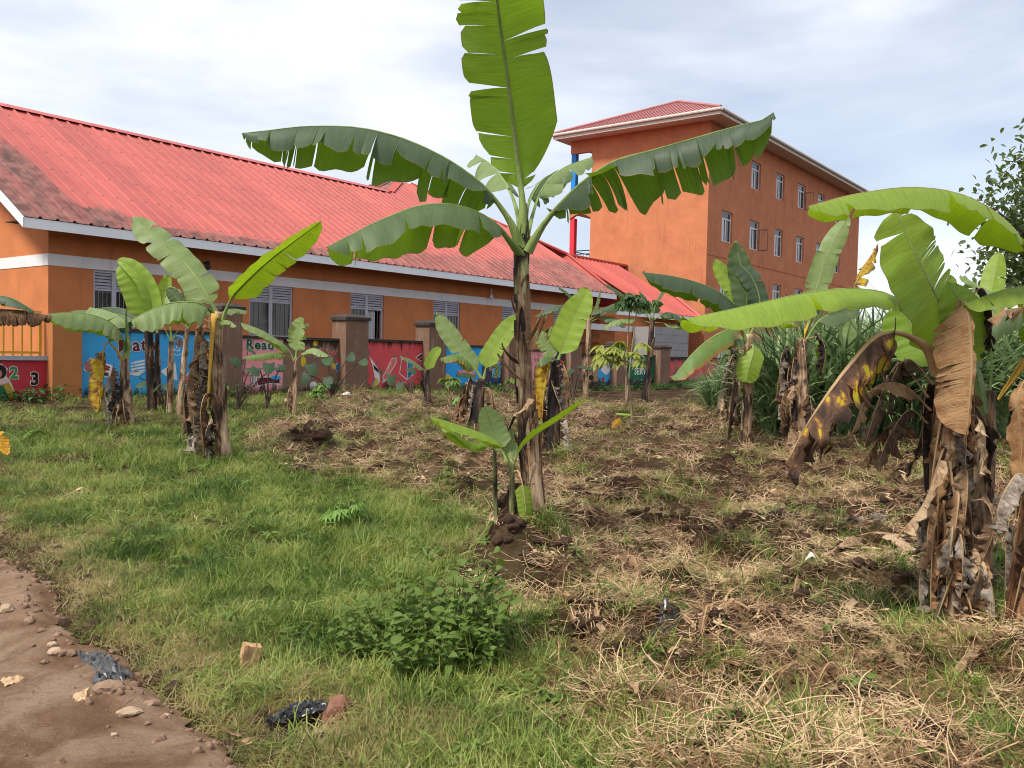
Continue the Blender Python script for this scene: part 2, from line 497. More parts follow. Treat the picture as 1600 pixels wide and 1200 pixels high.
def window(root, a, b_, z0, z1, p, curtain=False, transom=0.30):
    f = MB(); w_ = 0.06; d0, d1 = p + 0.05, p + 0.11
    zt_ = z1 - (z1 - z0) * transom
    f.box(a, a + w_, d0, d1, z0, z1); f.box(b_ - w_, b_, d0, d1, z0, z1)
    f.box(a + w_, b_ - w_, d0, d1, z1 - w_, z1); f.box(a + w_, b_ - w_, d0, d1, z0, z0 + w_)
    f.box(a + w_, b_ - w_, d0 + .002, d1, zt_ - 0.05, zt_)
    c = (a + b_) / 2
    f.box(c - 0.055, c + 0.055, d0 - .004, d1 - .004, z0 + w_, z1 - w_)
    fo = rel(root, f, 'window', M['frame'])
    for x0, x1 in ((a + w_, c - 0.055), (c + 0.055, b_ - w_)):
        n = 5; h = (z1 - w_ - zt_) / n
        for k in range(n):
            l = MB(); zz = zt_ + k * h
            q = [fr(x0 + .003, d0 + .005, zz + .01), fr(x1 - .003, d0 + .005, zz + .01), fr(x1 - .003, d1 - .01, zz + h * .95), fr(x0 + .003, d1 - .01, zz + h * .95)]
            l.prism(q, NN * 0.008)
            sub(fo, root, l, 'louvre_slat', M['frame'])
        g = MB(); g.box(x0, x1, d1 - .02, d1 - .012, z0 + w_, zt_ - .05)
        if not curtain or x0 < c: sub(fo, root, g, 'pane', M['glass'])
        nb = 3
        br = MB()
        for k in range(1, nb + 1):
            xx = x0 + (x1 - x0) * k / (nb + 1)
            br.tube([fr(xx, d0 + .03, z0 + w_), fr(xx, d0 + .03, zt_ - .05)], 0.008, 5)
        for k in range(nb):
            xx = x0 + (x1 - x0) * (k + 1) / (nb + 1); r_ = (x1 - x0) / (nb + 1) / 2
            br.tube([fr(xx + r_ + r_ * math.cos(q), d0 + .03, zt_ - .12 + r_ * math.sin(q)) for q in np.linspace(0, math.pi, 7)], 0.007, 4)
        sub(fo, root, br, 'burglar_bars', M['bar'])
        if curtain and x0 > c:
            cu = MB(); k = 26; xe = x0 + (x1 - x0) * .72
            vs = []
            for i in range(k):
                u_ = i / (k - 1)
                for zz in (z0 + w_, zt_ - .05): vs.append(fr(x0 + (xe - x0) * u_, d1 + .05 + .03 * math.sin(u_ * 34), zz))
            cu.add(vs, [(2 * i, 2 * i + 2, 2 * i + 3, 2 * i + 1) for i in range(k - 1)])
            sub(fo, root, cu, 'curtain', M['curtain'], True)
    sl_ = MB(); sl_.box(a - .03, b_ + .03, p - .035, p + .10, z0 - .06, z0 - .003)
    sub(fo, root, sl_, 'window_sill', M['white_band'])
    return fo
for i, (a, b_) in enumerate(ws):
    window(low, a, b_, zs, zb0 - 0.003, PW, i == 2)

# ribbed roof sheets
def ribbed(root, s0, s1, top, bot, pe, ze, m, pitch=R(30), rib=0.37, per=3, name='roof_sheet', nrm=None, dirs=None):
    """front slope split in sheets; top(s) / bot(s) give the slope lengths"""
    d_, n_ = dirs or (D, NN)
    nv = UP * math.cos(pitch) - n_ * math.sin(pitch)
    wid = rib * per; s = s0; k = 0
    while s < s1 - 1e-4:
        e = min(s + wid, s1)
        prof = []
        q = s
        while q < e - 1e-4:
            prof += [(q, 0), (q + rib * .72, 0), (q + rib * .79, .045), (q + rib * .90, .045), (q + rib * .97, 0)]
            q += rib
        prof = [(min(x, e), h) for x, h in prof if x < e] + [(e, 0)]
        v = []; uv = []
        lift = 0.003 * (k % 2)
        for x, h in prof:
            b0, t0 = bot(x), top(x)
            for j in range(3):
                vv = b0 + (t0 - b0) * j / 2
                v.append(d_ * x + n_ * (pe + vv * math.cos(pitch)) + UP * (ze + vv * math.sin(pitch)) + nv * (h + lift))
                uv.append((x, vv))
        n = len(prof)
        f = [(3 * i + j, 3 * i + 3 + j, 3 * i + 4 + j, 3 * i + 1 + j) for i in range(n - 1) for j in range(2) if prof[i + 1][0] > prof[i][0]]
        L = root.location
        obj(name, [q_ - L for q_ in v], f, m, root, uv)
        s = e; k += 1
KP = [roofpt(617, 309), roofpt(618, 284), roofpt(642, 288), roofpt(887, 398), roofpt(964, 466)]
KP[0] = (KP[0][0], VR)
top_s = [sL, KP[0][0], KP[0][0] + .02, KP[1][0] + .15, KP[2][0], KP[3][0], sR]
top_v = [VR, VR, VR, KP[1][1], KP[2][1], KP[3][1], 0.02]
topf = lambda s: float(np.interp(s, top_s, top_v))
ribbed(low, sL, KP[0][0], lambda s: VR, lambda s: 0.0, PE, ZE, M['roof'])
ribbed(low, KP[0][0] + .001, sR, topf, lambda s: 0.0, PE, ZE, M['roof'])
# back slope, ridge cap, fascia, soffit
PR = PE + VR * math.cos(R(30)); ZR = ZE + VR * math.sin(R(30))
mb = MB()
mb.prism([fr(sL, PR, ZR), fr(KP[0][0], PR, ZR), fr(KP[0][0], 2 * PR - PE, ZE), fr(sL, 2 * PR - PE, ZE)], UP * 0.02)
rel(low, mb, 'back_roof_slope', M['roof_clean'])
s_ = sL
while s_ < KP[0][0] - .1:
    e_ = min(s_ + 2.4, KP[0][0])
    mb = MB()
    c = [(-.20, -.055), (-.07, .03), (0, .075), (.07, .03), (.20, -.055)]
    pts = [fr(a_, PR + x, ZR + z + .02) for a_ in (s_, e_ + .03) for x, z in c]
    mb.add(pts, [(i, i + 1, 6 + i, 5 + i) for i in range(4)])
    rel(low, mb, 'ridge_cap', M['ridge']); s_ = e_
# taller cross wing behind: left slope, hip cap and right slope
k1 = roofpt(618, 284); k2 = roofpt(642, 288)
A1 = rw(*KP[0]); A2 = rw(*k1); A3 = rw(*k2); A4 = rw(*KP[3]); A5 = rw(sR, 0.0)
vB = NN * 12.0
mb = MB(); leftlow = A2 - D * ((A2.z - (ZR - .4)) / TAN) + NN * 1.0; leftlow.z = ZR - .4
mb.prism([A1 - UP * .2, A2, A2 + vB, leftlow + vB, leftlow], Vector((0.01, 0.0, 0.015)))
rel(low, mb, 'cross_wing_slope', M['roof'])
for i in range(16):
    q0 = A2 + NN * (0.35 + i * .42); q1 = leftlow + NN * (0.1 + i * .42)
    mb = MB(); mb.tube([q0 + UP * .03, q1 + UP * .03], 0.028, 4)
    rel(low, mb, 'roof_rib', M['roof'])
mb = MB(); mb.prism([A1 + SN * .05 - D * .02, A1 + SN * .05 + D * .42, A2 + SN * .06 + D * .42, A2 + SN * .06 - D * .05], SN * .02)
rel(low, mb, 'hip_cap', M['roof_clean'])
mb = MB(); mb.prism([A3, A4, A5, A5 + NN * 14, A4 + NN * 9, A3 + vB], UP * 0.012)
rel(low, mb, 'right_roof_slope', M['roof_clean'])
mb = MB(); mb.prism([A2, A3, A3 + vB, A2 + vB], UP * 0.012)
rel(low, mb, 'cross_wing_ridge', M['roof_clean'])
for (p0_, p1_) in ((A3, A4), (A4, A5)):
    mb = MB(); mb.tube([p0_ + UP * .03, p1_ + UP * .03], 0.07, 6); rel(low, mb, 'hip_cap', M['roof_clean'])
fh = 0.23
s_ = sL - .02
while s_ < sR - .1:
    e_ = min(s_ + 3.6, sR); mb = MB(); mb.box(s_ + .004, e_, PE + .02, PE + .05, ZE - fh, ZE - .012); rel(low, mb, 'fascia_board', M['fascia']); s_ = e_
mb = MB()
q = [fr(sL - .03, PE + .02, ZE - fh), fr(sL - .03, PE + .02, ZE - .01), fr(sL - .03, PR, ZR - .01), fr(sL - .03, PR, ZR - fh)]
mb.prism(q, D * .03); rel(low, mb, 'barge_board', M['fascia'])
mb = MB(); mb.box(sL, sR, PE + .05, PW - .013, ZE - .06, ZE - .04); rel(low, mb, 'eave_soffit', M['soffit_shade'])
mb = MB(); mb.prism([fr(sL, PE + .06, ZE - .08), fr(sL, PR, ZR - .1), fr(sL, PR, ZR - .13), fr(sL, PE + .06, ZE - .11)], D * (sC - sL - .02)); rel(low, mb, 'verge_soffit', M['soffit'])

# wall lamps
def lamp(px, py, label, m, drop):
    q = onplane(px, py, NN * (PW - .16), NN)
    o = thing('wall_lamp', label, 'lamp', q, 'lamps on the school wall')
    mb = MB(); mb.tube([q + UP * .02, q - UP * .05, q - UP * .10, q - UP * .16, q - UP * .18], [.035, .06, .075, .05, .01], 10)
    rel(o, mb, 'lamp_globe', m, True)
    mb = MB(); mb.tube([q + UP * (drop), q + UP * .02], .022 if drop > .1 else .05, 8)
    if drop < .1: mb.tube([q + NN * .155, q + UP * .03], .03, 8)
    rel(o, mb, 'lamp_holder', M['dark_metal'] if drop < .1 else M['bulb'], True)
lamp(325, 411, 'dark round lamp fixed to the white band of the school wall', M['dark_metal'], 0.05)
lamp(768, 460, 'white bulb hanging under the eaves left of the tallest banana stem', M['bulb'], 0.22)

# ------------------------------------------------------------------ lower far wing
ZE2 = sp(1000, 486, PE)[1]
def roofpt2(px, py):
    q = onplane(px, py, fr(0, PE, ZE2), SN); return q.dot(D), (q.dot(NN) - PE) / math.cos(R(30))
c1, c2, c3 = roofpt2(887, 400), roofpt2(1000, 420), roofpt2(1080, 487)
VR2 = (c1[1] + c2[1]) / 2
s2a, s2b, s2c = sR - 2.2, c2[0], c3[0]
print('wing', ZE2, c1, c2, c3)
wing = thing('school_wing', 'lower red roofed wing at the far end of the orange school with white band', 'building', fr(sR, PW, 0.2))
ribbed(wing, c1[0], s2c, lambda s: float(np.interp(s, [c1[0], s2b, s2c], [VR2, VR2, .02])), lambda s: 0.0, PE, ZE2, M['roof_clean'])
mb = MB()
mb.prism([rw(c1[0], VR2, 0, PE, ZE2), rw(s2b, VR2, 0, PE, ZE2), rw(s2b, VR2, 0, PE, ZE2) + NN * 5 - UP * 2.9, rw(c1[0], VR2, 0, PE, ZE2) + NN * 5 - UP * 2.9], UP * .01)
mb.prism([rw(s2b, VR2, 0, PE, ZE2), rw(s2c, 0, 0, PE, ZE2), fr(s2c, PE + 2 * VR2 * .866, ZE2)], UP * .01)
rel(wing, mb, 'back_roof_slope', M['roof_clean'])
s_ = c1[0]
while s_ < s2b - .1:
    e_ = min(s_ + 2.4, s2b); mb = MB(); q0, q1 = rw(s_, VR2, .04, PE, ZE2), rw(e_, VR2, .04, PE, ZE2)
    mb.tube([q0, q1], .09, 6); rel(wing, mb, 'ridge_cap', M['roof_clean']); s_ = e_
mb = MB(); mb.tube([rw(s2b, VR2, .03, PE, ZE2), rw(s2c, 0, .03, PE, ZE2)], .08, 6); rel(wing, mb, 'hip_cap', M['ridge'])
mb = MB(); mb.box(sR + .02, s2c, PE + .02, PE + .05, ZE2 - .25, ZE2 - .01); rel(wing, mb, 'fascia_board', M['fascia'])
zw = [sp(1005, y, PW)[1] for y in (512, 520, 553)]
W2 = [(sp(938, 545, PW)[0] + 3.0, sp(938, 545, PW)[0] + 4.0), (sp(995, 530, PW)[0], sp(1014, 530, PW)[0])]
W2 = [q for q in W2 if q[0] > SW + .1]
mb = MB(); ed = [SW + .005] + [q for p_ in W2 for q in p_] + [s2c - .6]
for i in range(0, len(ed) - 1, 2): mb.box(ed[i], ed[i + 1], PW, PW + TH, -.5, zw[1])
for a, b_ in W2: mb.box(a, b_, PW, PW + TH, -.5, zw[1] - 1.3)
zbt = zw[1] + (zb1 - zb0)
mb.box(SW + .005, s2c - .6, PW, PW + TH, zbt, ZE2 + .1); mb.box(s2c - .6 - TH, s2c - .6, PW + TH, PW + 8, -.5, ZE2)
rel(wing, mb, 'front_wall', M['orange'])
mb = MB(); mb.box(SW + .005, s2c - .6, PW - .012, PW + TH, zw[1], zbt); rel(wing, mb, 'white_band', M['white_band'])
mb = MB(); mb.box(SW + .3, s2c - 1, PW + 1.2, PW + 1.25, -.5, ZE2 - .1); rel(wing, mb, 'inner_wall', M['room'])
for a, b_ in W2: window(wing, a, b_, zw[1] - 1.3, zw[1] - .003, PW)
# grey block shed beside the wing
g0 = sp(1022, 560, PW - 1.2); g1 = sp(1075, 560, PW - 1.2)
shed = thing('block_shed', 'bare grey block shed between the school wing and the right hand banana plants', 'shed', fr(g0[0], PW - 1.2, 0))
zt_ = sp(1050, 512, PW - 1.2)[1]; nrow = 9; hh = (zt_ + .3) / nrow
for r_ in range(nrow):
    x_ = g0[0] - (.2 if r_ % 2 else 0)
    while x_ < g1[0]:
        mb = MB(); mb.box(max(x_, g0[0]) + .006, min(x_ + .6, g1[0]) - .006, PW - 1.2 + .008 * random.random(), PW - 1.0, -.3 + r_ * hh + .006, -.3 + (r_ + 1) * hh - .006)
        if min(x_ + .6, g1[0]) - max(x_, g0[0]) > .1: rel(shed, mb, 'block', M['greywall'])
        x_ += .6
mb = MB(); mb.box(g0[0], g1[0], PW - 1.15, PW - .05, -.3, zt_ - .01); rel(shed, mb, 'mortar_core', M['greywall'])

# ------------------------------------------------------------------ tall building
Y0 = 46.0
C0 = at(1107, 300, Y0); C0.z = 0
S0, P0 = C0.dot(D), C0.dot(NN)
def onF(px, py): q = onplane(px, py, C0, D); return q.dot(NN), q.z        # left (gable) face: (p, z)
def onR(px, py): q = onplane(px, py, C0, NN); return q.dot(D), q.z        # long face: (s, z)
PL = onF(921, 400)[0]; PB = onF(888, 400)[0]; S1 = onR(1341, 380)[0]
ZT = onR(1125, 194)[1] + .1
print('tall', S0, P0, PL, PB, S1, ZT)
tall = thing('apartment_block', 'tall orange four storey block with a hipped dull red roof behind the low school', 'building', C0)
TZ = []
top = [onR(1132.8, 228.4), onR(1287 - 37, 287)]
rows = [(onR(1132, 229)[1], onR(1132, 275)[1]), (onR(1126.5, 327)[1], onR(1126.5, 376)[1])]
sw_ = [onR(1131, 250)[0], onR(1174, 270)[0], onR(1213, 290)[0], onR(1247, 305)[0]]
ww = onR(1147.5, 250)[0] - onR(1131, 250)[0]
stp = (sw_[3] - sw_[0]) / 3
sts = [sw_[0] + stp * i for i in range(6) if sw_[0] + stp * i + ww < S1 - .3]
sh = rows[0][0] - rows[1][0]
rows += [(rows[1][0] - sh, rows[1][1] - sh), (rows[1][0] - 2 * sh, rows[1][1] - 2 * sh)]
mb = MB(); zz = [-.8]
lv = sorted([q for r_ in rows for q in r_])
lv = [-.8] + lv + [ZT]
for i in range(len(lv) - 1):
    if i % 2 == 0: mb.box(S0, S1, P0, P0 + .3, lv[i], lv[i + 1])
    else:
        ed = [S0] + [q for a in sts for q in (a, a + ww)] + [S1]
        for j in range(0, len(ed) - 1, 2): mb.box(ed[j], ed[j + 1], P0, P0 + .3, lv[i], lv[i + 1])
rel(tall, mb, 'long_wall', M['orange_tall'])
mb = MB(); mb.box(S0, S0 + .3, P0 + .3, PL, -.8, ZT); rel(tall, mb, 'end_wall', M['orange_tall'])
mb = MB(); mb.box(S0 + .3, S1, PL - .3, PL, -.8, ZT); mb.box(S1 - .3, S1, P0 + .3, PL - .3, -.8, ZT); rel(tall, mb, 'back_wall', M['orange_tall'])
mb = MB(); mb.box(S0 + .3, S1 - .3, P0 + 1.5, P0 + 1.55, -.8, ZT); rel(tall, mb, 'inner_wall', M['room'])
for lz in [rows[1][1] - .9]:
    mb = MB(); mb.box(S0 - .03, S1, P0 - .03, P0 - .002, lz, lz + .1); rel(tall, mb, 'ledge', M['orange_tall'])
OPEN = {(0, 3), (1, 1), (0, 5)}
for r_, (zt1, zb_) in enumerate(rows):
    for c_, a in enumerate(sts):
        f = MB(); p = P0 + .10; w_ = .07
        f.box(a, a + w_, p, p + .07, zb_, zt1); f.box(a + ww - w_, a + ww, p, p + .07, zb_, zt1)
        f.box(a + w_, a + ww - w_, p, p + .07, zt1 - w_, zt1); f.box(a + w_, a + ww - w_, p, p + .07, zb_, zb_ + w_)
        f.box(a + w_, a + ww - w_, p, p + .07, zt1 - .45, zt1 - .38)
        c = a + ww * .5
        f.box(c - .04, c + .04, p - .004, p + .06, zb_ + w_, zt1 - .45)
        fo = rel(tall, f, 'window', M['frame_w'])
        g = MB(); g.box(a + w_, a + ww - w_, p + .03, p + .04, zb_ + w_, zt1 - w_); sub(fo, tall, g, 'pane', M['glass'])
        g = MB(); g.box(a + w_, a + ww * .36, p + .005, p + .02, zb_ + w_, zt1 - .45); sub(fo, tall, g, 'curtain', M['curtain'])
        if (r_, c_) in OPEN:
            h = MB(); o_ = fr(a + ww, P0 - .01, 0); e_ = -NN * .42 + D * .30
            for u0, u1, z0_, z1_ in ((0, .05, zb_ + .03, zt1 - .4), (.95, 1, zb_ + .03, zt1 - .4), (.05, .95, zb_ + .03, zb_ + .08), (.05, .95, zt1 - .45, zt1 - .4)):
                h.prism([o_ + e_ * u0 + UP * z0_, o_ + e_ * u1 + UP * z0_, o_ + e_ * u1 + UP * z1_, o_ + e_ * u0 + UP * z1_], D * .02)
            sub(fo, tall, h, 'open_casement', M['dark_metal'])
# hip roof with eaves
ov = 1.0
pa, pb, sa, sb = P0 - ov, PB + .6, S0 - ov, S1 + ov
pm = (pa + pb) / 2; hr = (pb - pa) / 2
ap = onplane(1060, 160, NN * pm, NN)
rise = ap.z - (ZT + .12); run = ap.dot(D) - sa
print('hip', rise, run, hr)
E_ = ZT + .12
A, B_, Cc, Dd = fr(sa, pa, E_), fr(sb, pa, E_), fr(sb, pb, E_), fr(sa, pb, E_)
T1, T2 = ap, fr(sb - run, pm, ap.z)
def ribface(root, p0_, p1_, apex0, apex1, m):
    """sloping roof face with ribs running from the eave p0-p1 up to apex0-apex1"""
    base = MB(); base.prism([p0_, p1_, apex1, apex0] if (apex1 - apex0).length > .01 else [p0_, p1_, apex0], UP * .02)
    fo = rel(root, base, 'roof_slope', m)
    e = (p1_ - p0_); L = e.length; e.normalize()
    up = (apex0 - p0_); up = up - e * up.dot(e)
    a0 = (apex0 - p0_).dot(e); a1 = (apex1 - p0_).dot(e)
    n = int(L / .35); rb = MB()
    for i in range(1, n):
        x = L * i / n
        h = x / a0 if x < a0 else (1 if x < a1 else (L - x) / max(L - a1, 1e-3))
        q0 = p0_ + e * x + UP * .04; q1 = q0 + up * h
        rb.tube([q0, q1], .035, 3, False)
    r_ = sub(fo, root, rb, 'roof_ribs', m); r_['kind'] = 'stuff'
ribface(tall, Dd, A, T1, T1, M['roof_tall'])
ribface(tall, A, B_, T1, T2, M['roof_tall'])
mb = MB(); mb.prism([Cc, Dd, T1, T2], UP * .02); mb.prism([B_, Cc, T2], UP * .02); rel(tall, mb, 'back_roof_slope', M['roof_tall'])
mb = MB()
for q0, q1 in ((T1, A), (T1, Dd), (T1, T2)): mb.tube([q0 + UP * .05, q1 + UP * .05], .1, 6)
rel(tall, mb, 'hip_cap', M['roof_tall'])
mb = MB()
mb.box(sa, sa + .05, pa + .05, pb, E_ - .30, E_ - .02); mb.box(sa, sb, pa, pa + .05, E_ - .30, E_ - .02)
rel(tall, mb, 'fascia_board', M['soffit'])
mb = MB(); mb.box(sa + .05, sb, pa + .05, pb, E_ - .27, E_ - .24); rel(tall, mb, 'eave_soffit', M['soffit'])
for q0, q1 in ((fr(sa - .06, pa - .06, E_ - .05), fr(sa - .06, pb, E_ - .05)), (fr(sa - .06, pa - .07, E_ - .05), fr(sb, pa - .07, E_ - .05))):
    mb = MB(); mb.tube([q0, q1], .085, 8); rel(tall, mb, 'gutter', M['soffit'])
# balcony end on the left of the end wall
zf1, zf2 = onF(905, 303 + 23)[1], onF(905, 340)[1]
flo = onF(905, 398)[1] - .35
levels = [zf2 - .05 + .0]
slab = (onF(900, 342)[1], onF(900, 325)[1])
mb = MB()
k = 12; arc = [fr(S0 + .0, PL + (PB - PL) * i / k, slab[0] + .28 * math.sin(math.pi * i / k)) for i in range(k + 1)]
mb.prism([fr(S0, PL, slab[1])] + arc + [fr(S0, PB, slab[1])], D * .25)
rel(tall, mb, 'arched_beam', M['orange_tall'])
mb = MB(); mb.box(S0 + .25, S1, PL, PB, slab[1] - .3, slab[1] - .12); rel(tall, mb, 'balcony_slab', M['soffit'])
mb = MB(); mb.box(S0 + .02, S1, PL, PB, slab[0] - sh + .1, slab[0] - sh + .5); rel(tall, mb, 'balcony_slab', M['orange_tall'])
mb = MB(); mb.box(S0, S0 + .25, PL, PB, E_ - 1.0, E_ - .28); rel(tall, mb, 'top_beam', M['orange_tall'])
for i, mm in enumerate(('col_red', 'col_green', 'col_blue', 'col_red')):
    x_ = S0 + .06 + i * 4.4
    for z0_, z1_, mq in ((slab[0] - sh + .5, slab[0] + .05, mm), (slab[1] - .1, E_ - .3, ['col_blue', 'col_green', 'col_red', 'col_blue'][i])):
        mb = MB(); mb.box(x_, x_ + .3, PB - .32, PB - .02, z0_, z1_); rel(tall, mb, 'column', M[mq])
for zfl in (slab[1], slab[0] - sh + .5):
    for (x0_, x1_, along) in ((PL, PB - .3, 'p'), (S0 + .4, S1 - .5, 's')):
        rl = MB()
        def q_(u, z): return fr(S0 + .15, u, z) if along == 'p' else fr(u, PB - .1, z)
        rl.tube([q_(x0_, zfl + 1.05), q_(x1_, zfl + 1.05)], .035, 5); rl.tube([q_(x0_, zfl + .85), q_(x1_, zfl + .85)], .025, 5); rl.tube([q_(x0_, zfl + .12), q_(x1_, zfl + .12)], .03, 5)
        u = x0_ + .1
        while u < x1_: rl.tube([q_(u, zfl), q_(u, zfl + .85)], .016, 4); u += .2
        rel(tall, rl, 'balcony_railing', M['dark_metal'] if along == 'p' else M['col_blue'])
# ------------------------------------------------------------------ painted boundary wall
def paint(name, c, flake=(0.20, 0.13, 0.09), amt=0.25, z_lo=None, z_hi=None, var=0.08):
    m, t, b = mat('paint_' + name, 0.8, 0.2)
    P, Z = posz(t)
    col = ramp(t, [(0.3, tuple(q * (1 - var) for q in c)), (0.7, tuple(min(1, q * (1 + var)) for q in c))], noise(t, 2.5, 5, P))
    n = noise(t, 2.6, 9, P, 0.68)
    col = mixc_(t, maprange(t, n, 0.66 - amt * 0.30, 0.70 - amt * 0.22), col, flake)
    # black mould running down from the coping and creeping up from the soil
    mpn = N('ShaderNodeMapping', t); mpn.inputs['Scale'].default_value = (6, 6, 0.6)
    t.links.new(P, mpn.inputs['Vector'])
    dr = noise(t, 1.0, 7, mpn.outputs['Vector'], 0.7)
    hi = maprange(t, Z, WTOP - 0.42, WTOP, 0.0, 0.62)
    lo = maprange(t, Z, WBOT + 0.42, WBOT, 0.0, 0.66)
    f = math_(t, 'ADD', math_(t, 'MAXIMUM', math_(t, 'MULTIPLY', hi, amt * 1.7 if amt < .45 else 1.0), lo), math_(t, 'MULTIPLY', math_(t, 'SUBTRACT', dr, 0.5), 1.2))
    f = math_(t, 'MULTIPLY', maprange(t, f, 0.30, 0.50), maprange(t, math_(t, 'MAXIMUM', hi, lo), 0.0, 0.1))
    col = mixc_(t, math_(t, 'MULTIPLY', f, 0.9), col, (0.025, 0.02, 0.018))
    t.links.new(col, b.inputs['Base Color'])
    bump(t, b, noise(t, 50, 3, P), 0.2, 0.01)
    return m
WTOP, WBOT = 1.83, 0.42
NP = NN * 1.0
def wq(px, py, lay=0):
    return onplane(px, py, NN * (PF - 0.004 * lay), NN)
wall = thing('boundary_wall', 'low masonry boundary wall painted with nursery school murals between brown pillars', 'wall', fr(sp(130, 600, PF)[0], PF, 0.35))
PC = {}
def pm(c, amt=.34):
    k = (tuple(c), amt)
    if k not in PC: PC[k] = paint('%d' % len(PC), c, amt=amt)
    return PC[k]
BLUE = (0.055, 0.35, 0.68); SKYB = (0.03, 0.36, 0.78); PINK = (0.80, 0.31, 0.33); RED = (0.66, 0.085, 0.095)
WHITE = (0.72, 0.70, 0.68); BLACK = (0.02, 0.016, 0.015); DGREEN = (0.03, 0.10, 0.05); YEL = (0.66, 0.45, 0.03)
MAROON = (0.12, 0.02, 0.025); PURP = (0.075, 0.055, 0.09); SKIN = (0.62, 0.30, 0.24); BROWN = (0.24, 0.14, 0.09); TANC = (0.42, 0.24, 0.12)
def panel(xa, xb, m, ztop, zbot, lay=0, name='wall_panel', cope=True):
    a, b_ = sp(xa, 570, PF)[0], sp(xb, 570, PF)[0]
    mb = MB(); mb.box(a, b_, PF - .004 * lay, PF + .15, zbot - .5, ztop)
    o = rel(wall, mb, name, m)
    if cope:
        mb = MB(); mb.box(a, b_, PF - .05, PF + .2, ztop + .002, ztop + .07); sub(o, wall, mb, 'coping', M['moss'])
    return o
def poly(pn, pts, m, lay, name='mural_shape'):
    v = [wq(x, y, lay) for x, y in pts]; mb = MB(); mb.prism(v, NN * 0.003); return sub(pn, wall, mb, name, m)
def ell(cx, cy, rx, ry, n=22, a0=0, a1=360):
    return [(cx + rx * math.cos(R(a0 + (a1 - a0) * i / n)), cy + ry * math.sin(R(a0 + (a1 - a0) * i / n))) for i in range(n if a1 - a0 >= 360 else n + 1)]
def text(pn, root, s, px, py, hpx, m, lay, plane_p=None, tilt=0, off=0.02, sx=1.0, outline=None):
    """letters painted on the wall; (px,py) is the baseline start, hpx the cap height in photo pixels"""
    pp = PF if plane_p is None else plane_p
    o_ = onplane(px, py, NN * pp, NN); h_ = (onplane(px, py - hpx, NN * pp, NN) - o_).length
    if outline is not None:
        text(pn, root, s, px, py, hpx, outline, lay, plane_p, tilt, off + 0.05, sx); lay += 1
    cu = bpy.data.curves.new('letters', 'FONT'); cu.body = s; cu.size = h_ / 0.70; cu.offset = off * h_; cu.resolution_u = 3; cu.extrude = 0.0015; cu.space_character = 1.15
    tmp = bpy.data.objects.new('letters', cu); COL.objects.link(tmp)
    dg = bpy.context.evaluated_depsgraph_get()
    me = bpy.data.meshes.new_from_object(tmp.evaluated_get(dg))
    bpy.data.objects.remove(tmp)
    ct, st = math.cos(R(tilt)), math.sin(R(tilt))
    for v in me.vertices:
        x, y = v.co.x * sx, v.co.y; x, y = x * ct - y * st, x * st + y * ct
        v.co = o_ + D * x + UP * y - NN * (0.004 * lay - v.co.z) - root.location
    me.materials.clear(); me.materials.append(m)
    o = bpy.data.objects.new('lettering', me); COL.objects.link(o); o.parent = pn
    return o
zA = sp(200, 518.5, PF)[1]; zB = sp(480, 531.5, PF)[1]; zC = sp(620, 535, PF)[1]; zD = sp(730, 542.5, PF)[1]; zE_ = sp(870, 550, PF)[1]; zF = sp(950, 554.5, PF)[1]; zG = sp(1005, 557, PF)[1]
print('panel tops', zA, zB, zC, zD, zE_, zF, zG)
WTOP = zA
p1 = panel(128, 346, pm(BLUE, .25), zA, .42)
text(p1, wall, 'Math', 184, 549, 20, pm(MAROON), 1, tilt=3, off=.03, outline=pm(WHITE))
text(p1, wall, '3', 270, 553, 28, pm(BLUE), 1, off=.03, outline=pm(WHITE))
text(p1, wall, '5', 317, 580, 29, pm(MAROON), 1, off=.03, outline=pm(WHITE))
text(p1, wall, '4', 283, 607, 27, pm(RED), 1, off=.04, tilt=-6, outline=pm(WHITE))
poly(p1, [(131, 579), (132, 568), (141, 559), (160, 566), (176, 571), (172, 591), (150, 586)], pm(WHITE), 1)
poly(p1, [(133, 578), (140, 561), (160, 568), (172, 573), (168, 580), (155, 577)], pm(RED), 2)
poly(p1, [(134, 579), (155, 579), (170, 583), (169, 588), (150, 584)], pm(BLACK), 2)
poly(p1, ell(137, 571, 4.5, 7.5), pm((0.45, .16, .17)), 3)
for i in range(2): poly(p1, [(143, 563.5 + 4 * i), (172, 574 + 3.5 * i), (172, 575.2 + 3.5 * i), (143, 565 + 4 * i)], pm(BLACK), 3)
for i in range(4): poly(p1, [(205, 566 + 5 * i), (226, 562 + 5 * i), (226, 565 + 5 * i), (205, 569 + 5 * i)], pm(WHITE), 1)
poly(p1, ell(214, 583, 11, 4), pm(WHITE), 1)
poly(p1, [(251, 580), (274, 566), (277, 594), (262, 590)], pm(WHITE), 1)
poly(p1, ell(226, 588, 8, 6), pm((.03, .09, .14)), 1); poly(p1, ell(226, 588, 6.8, 4.8), pm(BLUE, .12), 2)
poly(p1, ell(327, 600, 6, 9), pm(WHITE), 1)
WTOP = zB
p2 = panel(378, 442, pm(PINK, .3), zB, .42)
text(p2, wall, 'Read', 384, 545, 15, pm(DGREEN), 1, off=.05, sx=1.1, outline=pm(WHITE))
poly(p2, ell(397, 593, 5.5, 11), pm(BLACK), 1); poly(p2, ell(397, 593, 4.5, 10), pm(WHITE), 2)
for i in range(3): poly(p2, [(394.5 + 2 * i, 586), (395.2 + 2 * i, 586), (395.2 + 2 * i, 600), (394.5 + 2 * i, 600)], pm(BLACK), 3)
poly(p2, [(401, 589), (437, 588), (438, 601), (420, 600), (402, 604)], pm(WHITE), 1)
poly(p2, [(402, 590), (437, 589.5), (437, 599), (420, 598.5), (403, 602)], pm(MAROON), 2)
